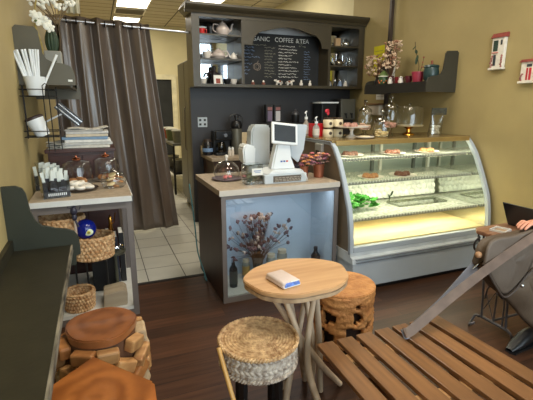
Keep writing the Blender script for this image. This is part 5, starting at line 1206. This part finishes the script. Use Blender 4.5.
# ================================================================= ROUND TABLE
t = thing('round_branch_table', 'round pale wood table with irregular live edge and branch legs', 'table', (.872, 1.735, 0))
def tt(k, n=60):
    th = 2*PI*k/n; r = .270*(1+.018*math.sin(2*th+.5)+.020*math.sin(5*th)+.010*math.sin(9*th)); return (r*math.cos(th)*1.0, r*math.sin(th)*.80)
obj('tabletop', MB().prism([tt(k) for k in range(60)], 'xy', .700, .722, .004), pale_wood, t, smooth=30)
obj('live_edge', MB().prism([(a*.985, b*.985) for a, b in [tt(k) for k in range(60)]], 'xy', .672, .7005, .006), bark2, t, smooth=30)
legs = [[(.05, -.10, .68), (.02, -.09, .4), (.03, -.10, .2), (.06, -.24, .0)], [(.12, .03, .68), (.14, .01, .35), (.155, .0, .0)], [(-.17, -.02, .68), (-.04, -.03, .46), (.13, -.03, .2), (.275, -.01, .02)],
        [(-.12, -.08, .68), (-.02, -.06, .42), (.05, .02, .2), (.12, .12, .0)], [(.13, .10, .68), (.02, .02, .36), (-.07, -.05, .12), (-.10, -.09, .0)], [(.0, .16, .68), (.02, .04, .3), (-.04, .10, .0)], [(.06, .06, .68), (.10, .03, .4), (.14, .06, .2), (.15, .09, .0)]]
for k, P in enumerate(legs): obj('leg', MB().tube(P, [.013, .016, .019, .016], 10, sm=7), bark, t)
obj('cross_branch', MB().tube([(-.12, .02, .24), (0, .0, .27), (.13, .02, .22)], .015, 8, sm=5), bark, t)
t = thing('folded_napkin_pack', 'folded pinkish cloth with blue printed edge lying on the round table', 'cloth', (.762, 1.675, .723), .20)
obj('cloth', MB().box((0, 0, .017), (.095, .145, .030), bev=.009).box((.002, -.0, .009), (.102, .15, .012), bev=.005), M('cloth_rose_grey', (206, 188, 180), .9, bump=.3, bscale=60), t, smooth=50)
obj('blue_print', MB().box((.004, -.0755, .013), (.086, .003, .013), bev=.001).box((.005, -.073, .0225), (.075, .003, .006)), M('print_blue', (96, 130, 206), .7, var=.4, scale=60), t, smooth=0)
obj('white_edge', MB().box((.004, -.074, .005), (.092, .004, .005)).box((.02, -.0735, .028), (.05, .003, .005)), paper, t, smooth=0)
# wicker stool
t = thing('wicker_stool', 'round stool with coiled rush seat, whitewashed woven side and black legs', 'stool', (.62, 1.63, 0))
def ws(u, v):
    ph = v*PI*0; r = .184*u; th = 2*PI*v
    coil = (u*13+v) ; z = .495-.012*u*u-.004*(1-abs(math.sin(PI*coil)))
    z += .0008*math.sin(th*(10+int(coil)*7))*abs(math.sin(PI*coil))
    return (r*math.cos(th), r*math.sin(th), z if u < .98 else z-.004)
obj('seat_weave', MB().surf(ws, 130, 240), wicker_top, t, smooth=180)
def wsd(u, v):
    th = 2*PI*u; row = v*4.; k = int(min(3.999, row)); fr_ = row-k
    ph = th*22+(PI if k % 2 else 0)*1.0+(fr_-.5)*2.2*(1 if k % 2 else -1)
    r = .181-.006*abs(2*v-1)+.006*abs(math.sin(ph))*math.sin(PI*fr_)**.5
    return (r*math.cos(th), r*math.sin(th), .375+.105*v)
obj('side_weave', MB().surf(wsd, 528, 40, wrapu=True), wicker_side, t, smooth=180)
for z, r, mt in ((.483, .183, wicker_top), (.372, .178, wicker_side)):
    for ph in (0, PI):
        rim = [((r+.005*math.cos(k*1.3+ph))*math.cos(2*PI*k/180), (r+.005*math.cos(k*1.3+ph))*math.sin(2*PI*k/180), z+.006*math.sin(k*1.3+ph)) for k in range(180)]
        obj('braided_rim', MB().tube(rim, .0065, 7, closed=True), mt, t)
obj('seat_underside', MB().lathe([(0, .368), (.165, .368), (.165, .374), (0, .374)], n=30), black_p, t)
for a in (.6, 2.2, 3.7, 5.3):
    obj('leg', MB().box((.115*math.cos(a), .115*math.sin(a), .186), (.03, .03, .372), (0, 0, a), .003), M('black_wood', (22, 20, 20), .45), t, smooth=0)
t = thing('bamboo_stick', 'yellow bamboo stick leaning against the left side of the wicker stool', 'stick', (.5, 1.4, 0))
obj('stick', MB().tube([(.418, 1.595, .50), (.44, 1.52, .36), (.475, 1.40, .15), (.50, 1.32, .010)], .0105, 10, sm=4), M('bamboo_yellow', (196, 150, 84), .45), t, world=True)
# log stool
t = thing('carved_log_stool', 'honey coloured carved log stool with jagged dark holes, behind the round table', 'stool', (1.37, 2.06, 0))
holes = [(-1.66, .30, .15, .05), (-1.72, .19, .24, .06), (-1.6, .372, .13, .018), (-2.6, .29, .18, .055), (-2.65, .16, .2, .065), (-3.1, .33, .16, .05), (-3.12, .2, .2, .055), (-2.2, .075, .2, .045), (-1.2, .235, .07, .03), (-1.3, .10, .2, .045), (-.6, .3, .2, .05), (-.5, .15, .2, .05), (.2, .28, .2, .05), (.4, .12, .2, .05), (1.1, .3, .2, .05), (1.3, .15, .2, .05), (2.0, .28, .2, .05), (2.2, .12, .2, .05), (2.7, .2, .15, .06)]
NU, NV = 120, 36
rn = random.Random(8); bmh = MB(); V = []
def inhole(th, z):
    for (a, hz, wa, hh) in holes:
        d = (th-a+PI) % (2*PI)-PI
        if abs(d) < wa*1.25 and abs(z-hz) < hh*.72*(1-.4*(d/wa/1.25)): return True
    return False
for i in range(NU):
    row = []
    for j in range(NV+1):
        th = 2*PI*i/NU; z = .44*j/NV
        r = .196+.006*math.sin(2*th)-.010*max(0, math.cos((z-.125+.012*math.sin(3*th))*2*PI/.11))**6+.003*math.sin(z*140+5*math.sin(2*th))+rn.uniform(-.0015, .0015)
        row.append(bmh.bm.verts.new((r*math.cos(th), r*math.sin(th), z)))
    V.append(row)
for i in range(NU):
    for j in range(NV):
        th = 2*PI*(i+.5)/NU; z = .44*(j+.5)/NV
        if not inhole(th, z): bmh.bm.faces.new((V[i][j], V[(i+1) % NU][j], V[(i+1) % NU][j+1], V[i][j+1]))
w_ = obj('carved_wall', bmh, log_w, t, smooth=50); md = w_.modifiers.new('s', 'SOLIDIFY'); md.thickness = .028; md.offset = 1 if False else -1
obj('seat', MB().prism([((.197+.005*math.sin(2*k*PI/30))*math.cos(2*PI*k/60), (.197+.005*math.sin(2*k*PI/30))*math.sin(2*PI*k/60)) for k in range(60)], 'xy', .425, .452, .005), log_w, t, smooth=30)
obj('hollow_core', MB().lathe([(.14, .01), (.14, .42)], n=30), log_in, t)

# ================================================================= SLAT TABLE
t = thing('slatted_bench', 'low brown table of seven wide wooden slats in the foreground right', 'table', (1.25, .95, 0))
for k in range(7):
    x = .875+.1165*k+(.0 if k else 0); fan_ = (k-3)*.004
    s = obj('slat', MB().box((0, 0, 0), (.083, 1.30, .022), (0, 0, 0), .003), slat_w, t, smooth=0); s.location = (x+.02-1.25, -.075+.0, .439); s.rotation_euler.z = (3-k)*-.012
for y in (1.40, 1.06, .38): obj('cross_rail', MB().b2((.90, y-.03, .395), (1.62, y+.03, .4275)), M('rail_pale', (176, 134, 88), .6, var=.2, scale=10), t, world=True, smooth=0)
for x in (1.02, 1.50):
    for y in (1.26, .38): obj('leg', MB().b2((x-.03, y-.03, 0), (x+.03, y+.03, .396), .003), slat_w, t, world=True, smooth=0)
    obj('side_rail', MB().b2((x-.015, .41, .345), (x+.015, 1.23, .395)), slat_w, t, world=True, smooth=0)

# ================================================================= RIGHT: SEWING TABLE, BAG, CHAIR, PERSON
t = thing('iron_base_table', 'small wooden top table on a wrought iron treadle base beside the display case', 'table', (2.75, 1.98, 0))
rw = woodmat('worn_red_brown', (124, 84, 62), (166, 124, 98), .35, axis=0, freq=16)
obj('tabletop', MB().prism([(2.37, 1.68), (3.42, 1.68), (3.42, 2.03), (2.42, 2.03), (2.36, 1.97)], 'xy', .685, .71, .004), rw, t, world=True, smooth=0)
def iron_side(X_):
    m = MB(); r = .009
    m.tube([(X_, 1.76, .06), (X_, 1.82, .68)], r, 8).tube([(X_, 2.14, .68), (X_, 2.12, .55), (X_-.02, 2.05, .35), (X_-.02, 2.02, .06)], r, 8, sm=4)
    m.tube([(X_, 1.74, .055), (X_, 2.06, .055)], .011, 8)
    m.tube([(X_-.01, 2.06, .055), (X_-.02, 2.10, .05), (X_-.05, 2.10, .012), (X_-.10, 2.06, .010), (X_-.12, 2.02, .03), (X_-.10, 2.0, .045)], .010, 8, sm=5)
    m.tube([(X_, 1.74, .055), (X_, 1.70, .04), (X_, 1.68, .01)], .010, 8, sm=3)
    m.tube([(X_, 2.03, .2), (X_, 2.0, .30), (X_, 1.90, .34), (X_, 1.82, .28), (X_, 1.80, .06)], .007, 8, sm=5)
    m.tube([(X_, 2.02, .24), (X_, 1.90, .06)], .004, 6).tube([(X_, 2.03, .12), (X_, 1.90, .30)], .004, 6).tube([(X_, 1.90, .34), (X_, 1.90, .06)], .007, 6)
    m.tube([(X_-.04, 2.12, .60), (X_-.08, 2.10, .68), (X_-.02, 2.08, .69)], .008, 8, sm=4).tube([(X_, 2.12, .55), (X_-.08, 2.12, .56), (X_-.11, 2.1, .62), (X_-.08, 2.08, .665)], .008, 8, sm=4)
    for v in m.bm.verts: v.co.y = 1.73+(v.co.y-1.74)*.68
    return m
for X_ in (2.47, 3.25): obj('iron_side_frame', iron_side(X_), iron, t, world=True)
obj('flywheel', MB().torus((2.62, 1.86, .32), .12, .009, 'y', 36, 8).cyl((2.5, 1.86, .32), (2.74, 1.86, .32), .005, n=6).cyl((2.62, 1.86, .2), (2.62, 1.86, .44), .005, n=6).cyl((2.62, 1.84, .32), (2.62, 1.88, .32), .02, n=12), iron, t, world=True)
obj('cross_bar', MB().cyl((2.47, 1.86, .058), (3.25, 1.86, .058), .009, n=8).cyl((2.47, 1.92, .60), (3.25, 1.92, .60), .008, n=8).cyl((2.62, 1.87, .32), (2.62, 1.92, .60), .006, n=6), iron, t, world=True)
t = thing('laptop', 'black open laptop on the iron base table, screen back towards the display case', 'laptop', (2.78, 1.83, .711))
o = obj('screen_lid', MB().box((0, 0, .09), (.008, .33, .19), (0, 0, 0), .003), M('laptop_black', (16, 16, 18), .35), t, smooth=0); o.location = (-.09, .0, .006); o.rotation_euler = (0, -.45, 0)
obj('keyboard_base', MB().b2((-.09, -.165, 0), (.14, .165, .016), .004), M('laptop_black', (16, 16, 18), .35), t, smooth=0)
obj('keys', MB().b2((-.06, -.14, .016), (.05, .14, .018)), M('keys_dark', (40, 40, 42), .5), t, smooth=0)
t = thing('white_framed_tray', 'small white rimmed rectangular tray on the table beside the laptop', 'tray', (2.50, 1.90, .711), .3)
m = MB().b2((-.055, -.05, 0), (.055, -.042, .014)).b2((-.055, .042, 0), (.055, .05, .014)).b2((-.055, -.042, 0), (-.047, .042, .014)).b2((.047, -.042, 0), (.055, .042, .014))
obj('rim', m, white_p, t, smooth=0); obj('base', MB().b2((-.047, -.042, 0), (.047, .042, .003)), M('tray_tan', (176, 150, 124), .6), t, smooth=0)

t = thing('leather_bag', 'grey brown leather bag with a flap and long strap, held upright at the right edge', 'bag', (2.16, 1.51, .1))
def drape(P, y0, y1, bul):
    """soft slab following polygon P in xz"""
    m = MB(); m.prism(P, 'xz', y0, y1, bul); return m
body = [(1.80, .735), (1.85, .85), (2.03, .868), (2.25, .875), (2.46, .87), (2.56, .65), (2.55, .18), (2.46, .16), (2.30, .27), (2.16, .40), (2.03, .51), (1.93, .585)]
def soft(P, y, th, n=3, amp=.012):
    """pillow-like panel from outline P: front and back sheets meeting at the rim"""
    m = MB(); cx_ = sum(a for a, b in P)/len(P); cz_ = sum(b for a, b in P)/len(P)
    Q = smooth_path([(a, 0, b) for a, b in P]+[(P[0][0], 0, P[0][1])], 4)[:-1]; N = len(Q); K = 8
    for s in (-1, 1):
        rows = []
        for k in range(K+1):
            f = k/K; rows.append([m.bm.verts.new((cx_+(q.x-cx_)*f, y+s*th*(1-f**3.)+s*amp*math.sin(q.x*23+q.z*17+f*4)*f*(1-f)*3, cz_+(q.z-cz_)*f)) for q in Q])
        for k in range(K):
            for i in range(N): m.bm.faces.new((rows[k][i], rows[k][(i+1) % N], rows[k+1][(i+1) % N], rows[k+1][i]) if s > 0 else (rows[k][i], rows[k+1][i], rows[k+1][(i+1) % N], rows[k][(i+1) % N]))
    return m
obj('body', soft(body, 1.51, .05), leather, t, world=True, smooth=180)
flap = [(1.815, .745), (1.85, .86), (2.03, .875), (2.26, .885), (2.24, .78), (2.18, .64), (2.08, .545), (2.0, .525), (1.92, .60)]
obj('flap', soft(flap, 1.455, .010, amp=.004), M('leather_flap', (82, 68, 56), .58, col2=(100, 86, 74), scale=5, bump=.1, bscale=90), t, world=True, smooth=180, label='smoother grey flap')
obj('piping', MB().tube([(1.815, 1.45, .74), (1.92, 1.445, .60), (2.0, 1.445, .52), (2.08, 1.445, .545), (2.18, 1.45, .63), (2.30, 1.455, .67)], .006, 8, sm=5), M('leather_dark', (62, 50, 42), .5), t, world=True)
obj('stud', MB().ball((2.13, 1.445, .565), .012, n=12), chrome, t, world=True)
obj('stud', MB().ball((1.82, 1.49, .775), .018, n=12), M('knob_tan', (170, 130, 96), .5), t, world=True)
def strap(P, wd, th, dirv=(0, 0, 1)):
    m = MB(); Q = smooth_path(P, 8); d0 = Vector(dirv); rings = []
    for i, p in enumerate(Q):
        d = (Q[min(i+1, len(Q)-1)]-Q[max(i-1, 0)]).normalized(); a = (d0-d*d0.dot(d)).normalized(); b = d.cross(a)
        rings.append([m.bm.verts.new(p+a*wd/2*sa+b*th/2*sb) for sa, sb in ((1, 1), (1, -1), (-1, -1), (-1, 1))])
    for A, B in zip(rings, rings[1:]):
        for k in range(4): m.bm.faces.new((A[k], A[(k+1) % 4], B[(k+1) % 4], B[k]))
    m.bm.faces.new(rings[0]); m.bm.faces.new(rings[-1][::-1]); return m
obj('strap', strap([(2.30, 1.43, .905), (2.12, 1.43, .845), (1.86, 1.43, .735), (1.60, 1.42, .62), (1.33, 1.40, .495), (1.28, 1.40, .487)], .046, .005, (-.25, .6, .8)), strapm, t, world=True, smooth=0, label='long brown strap pulled down to the slatted table')
obj('strap_lower', strap([(1.28, 1.41, .475), (1.33, 1.42, .472), (1.56, 1.46, .56), (1.76, 1.50, .665), (1.85, 1.515, .715)], .046, .004, (-.25, .6, .8)), strapb, t, world=True, smooth=0, label='blue grey lining side of the strap loop')
obj('metal_ring', MB().tube([(1.84, 1.50, .72), (1.875, 1.49, .75), (1.905, 1.50, .73), (1.875, 1.51, .695)], .007, 8, closed=True).tube([(1.81, 1.51, .69), (1.84, 1.50, .72), (1.87, 1.51, .705), (1.84, 1.52, .675)], .006, 8, closed=True), chrome, t, world=True)

# ------------------------------------------------ person seated at the right edge, mostly outside the photo
def skinned(name, mat, parent, V_, E_, R_, sub=2, root=0, world=True):
    me = bpy.data.meshes.new(name); W = wloc(parent) if world else Vector((0, 0, 0))
    me.from_pydata([Vector(v)-W for v in V_], E_, []); o = bpy.data.objects.new(name, me); COL.objects.link(o); o.parent = parent
    me.materials.append(mat); o.modifiers.new('k', 'SKIN'); 
    for i, r in enumerate(R_): me.skin_vertices[0].data[i].radius = (r, r) if not isinstance(r, tuple) else r
    me.skin_vertices[0].data[root].use_root = True
    md = o.modifiers.new('u', 'SUBSURF'); md.levels = sub; md.render_levels = sub
    o.modifiers['k'].use_smooth_shade = True
    return o
t = thing('wooden_chair', 'wooden chair under the seated person, outside the right edge of the photo', 'chair', (3.02, 1.42, 0))
obj('seat', MB().box((0, 0, .40), (.42, .42, .03), bev=.008), slat_w, t, smooth=0)
obj('backrest', MB().box((.21, 0, .80), (.025, .38, .25), (0, .1, 0), .008), slat_w, t, smooth=0)
for x in (-.18, .18):
    for y in (-.18, .18): obj('leg', MB().b2((x-.018, y-.018, 0), (x+.018, y+.018, .384), .003), slat_w, t, smooth=0)
for y in (-.17, .17): obj('back_post', MB().tube([(.19, y, .41), (.22, y, .92)], .016, 8), slat_w, t)
t = thing('person', 'seated person in black at the right edge, one bare hand resting on the leather bag', 'person', (2.95, 1.42, 0))
# body: pelvis, spine, head, arms, legs in one continuous skin
V_ = [(3.02, 1.42, .56), (3.03, 1.42, .72), (3.03, 1.42, .90), (3.02, 1.42, 1.03), (3.01, 1.42, 1.11), (2.99, 1.42, 1.19), (2.97, 1.42, 1.27),
      (3.02, 1.60, 1.03), (2.93, 1.66, .87), (2.60, 1.58, .88), (2.34, 1.52, .895), (2.27, 1.51, .895),
      (3.02, 1.24, 1.03), (2.98, 1.16, .80), (2.80, 1.24, .66), (2.70, 1.28, .63),
      (2.98, 1.53, .54), (2.66, 1.63, .53), (2.62, 1.63, .28), (2.58, 1.62, .09),
      (2.98, 1.32, .54), (2.70, 1.24, .53), (2.74, 1.24, .28), (2.76, 1.24, .09)]
E_ = [(0, 1), (1, 2), (2, 3), (3, 4), (4, 5), (5, 6), (3, 7), (7, 8), (8, 9), (9, 10), (10, 11), (3, 12), (12, 13), (13, 14), (14, 15), (0, 16), (16, 17), (17, 18), (18, 19), (0, 20), (20, 21), (21, 22), (22, 23)]
R_ = [.13, .12, .14, .12, .055, .085, .08, .065, .05, .042, .028, .026, .065, .05, .036, .03, .085, .06, .05, .036, .085, .06, .05, .036]
R_ = [r*.8 if i in (0, 1, 2, 3) else r for i, r in enumerate(R_)]
body = skinned('body', skin_m, t, V_, E_, R_)
hm = MB().ball((2.965, 1.42, 1.27), (.10, .078, .125), n=24).ball((2.865, 1.42, 1.262), (.018, .012, .02), n=10).ball((2.975, 1.34, 1.265), (.018, .008, .028), n=10).ball((2.975, 1.50, 1.265), (.018, .008, .028), n=10)
obj('head', hm, skin_m, t, world=True)
obj('eyes', MB().ball((2.876, 1.39, 1.285), .012, n=10).ball((2.876, 1.45, 1.285), .012, n=10), M('eye_brown', (50, 36, 28), .2), t, world=True)
obj('mouth', MB().ball((2.873, 1.42, 1.215), (.008, .026, .007), n=10), M('lips', (170, 90, 84), .5), t, world=True)
obj('hair', MB().ball((2.99, 1.42, 1.305), (.105, .088, .11), n=24), M('hair_dark', (34, 28, 26), .6), t, world=True)
# hand with five fingers, palm resting on the bag top, pointing -X
hb = MB()
P0 = Vector((2.27, 1.51, .895))
hv = [tuple(P0+Vector(d)) for d in ((.03, 0, 0), (-.02, -.002, .006), (-.06, 0, .006))]
ev = [(0, 1), (1, 2)]; rr = [.024, (.034, .017), (.036, .014)]
hand = skinned('hand', skin_m, t, hv, ev, rr)
def finger(base, L, drop, r=.0088):
    b = P0+Vector(base); p = [b, b+Vector((-L*.42, -.0, .004)), b+Vector((-L*.75, 0, -drop*.45)), b+Vector((-L*.95, 0, -drop))]
    return skinned('finger', skin_m, hand, [q for q in p], [(0, 1), (1, 2), (2, 3)], [r*1.05, r, r*.9, r*.78], world=True)
for by_, L, d_ in ((-.030, .082, .026), (-.010, .092, .028), (.010, .086, .027), (.029, .068, .022)): finger((-.055, by_, .008), L, d_)
b = P0+Vector((-.01, -.03, .0)); skinned('thumb', skin_m, hand, [b, b+Vector((-.03, -.022, -.006)), b+Vector((-.062, -.03, -.014)), b+Vector((-.082, -.028, -.02))], [(0, 1), (1, 2), (2, 3)], [.014, .012, .010, .008])
# clothes: sweater shell and trousers following the limbs
sh = skinned('sweater', black_cloth, t, [V_[i] for i in (0, 1, 2, 3, 7, 8, 9)]+[(2.42, 1.54, .89)]+[V_[i] for i in (12, 13, 14)], [(0, 1), (1, 2), (2, 3), (3, 4), (4, 5), (5, 6), (6, 7), (3, 8), (8, 9), (9, 10)], [.125, .118, .13, .112, .082, .064, .056, .050, .082, .064, .05])
skinned('trousers', M('dark_trousers', (40, 40, 46), .85), t, [V_[0]]+[V_[i] for i in (16, 17, 18)]+[(2.58, 1.62, .13)]+[V_[i] for i in (20, 21, 22)]+[(2.76, 1.24, .13)], [(0, 1), (1, 2), (2, 3), (3, 4), (0, 5), (5, 6), (6, 7), (7, 8)], [.135, .10, .078, .066, .055, .10, .078, .066, .055])
def shoe(x, y, rz):
    m = MB()
    def sf(u, v):
        th = 2*PI*u; L = -.27*v+.07; wv = .045*math.sin(PI*min(1, .12+.8*v))**.5; hh = (.10*(1-v)**1.2+.045)*math.sin(PI*min(.97, .10+.86*v))**.4
        a = Vector((L, wv*math.cos(th), .012+max(0, hh*(.5+.5*math.sin(th))))); c, s = math.cos(rz), math.sin(rz); return (x+a.x*c-a.y*s, y+a.x*s+a.y*c, a.z)
    m.surf(sf, 24, 20, wrapu=True); return m
for x, y, rz in ((2.52, 1.62, .12), (2.76, 1.24, 0)):
    s = obj('shoe', shoe(x, y, rz), M('shoe_black', (26, 26, 28), .35), t, world=True, smooth=180)
    obj('sole', MB().prism([(x+.08*1, y-.04), (x+.08, y+.04), (x-.1, y+.045), (x-.19, y+.025-.02), (x-.2, y-.01-.02), (x-.18, y-.04-.02), (x-.1, y-.048)], 'xy', 0, .014), black_p, s, world=True, smooth=0)
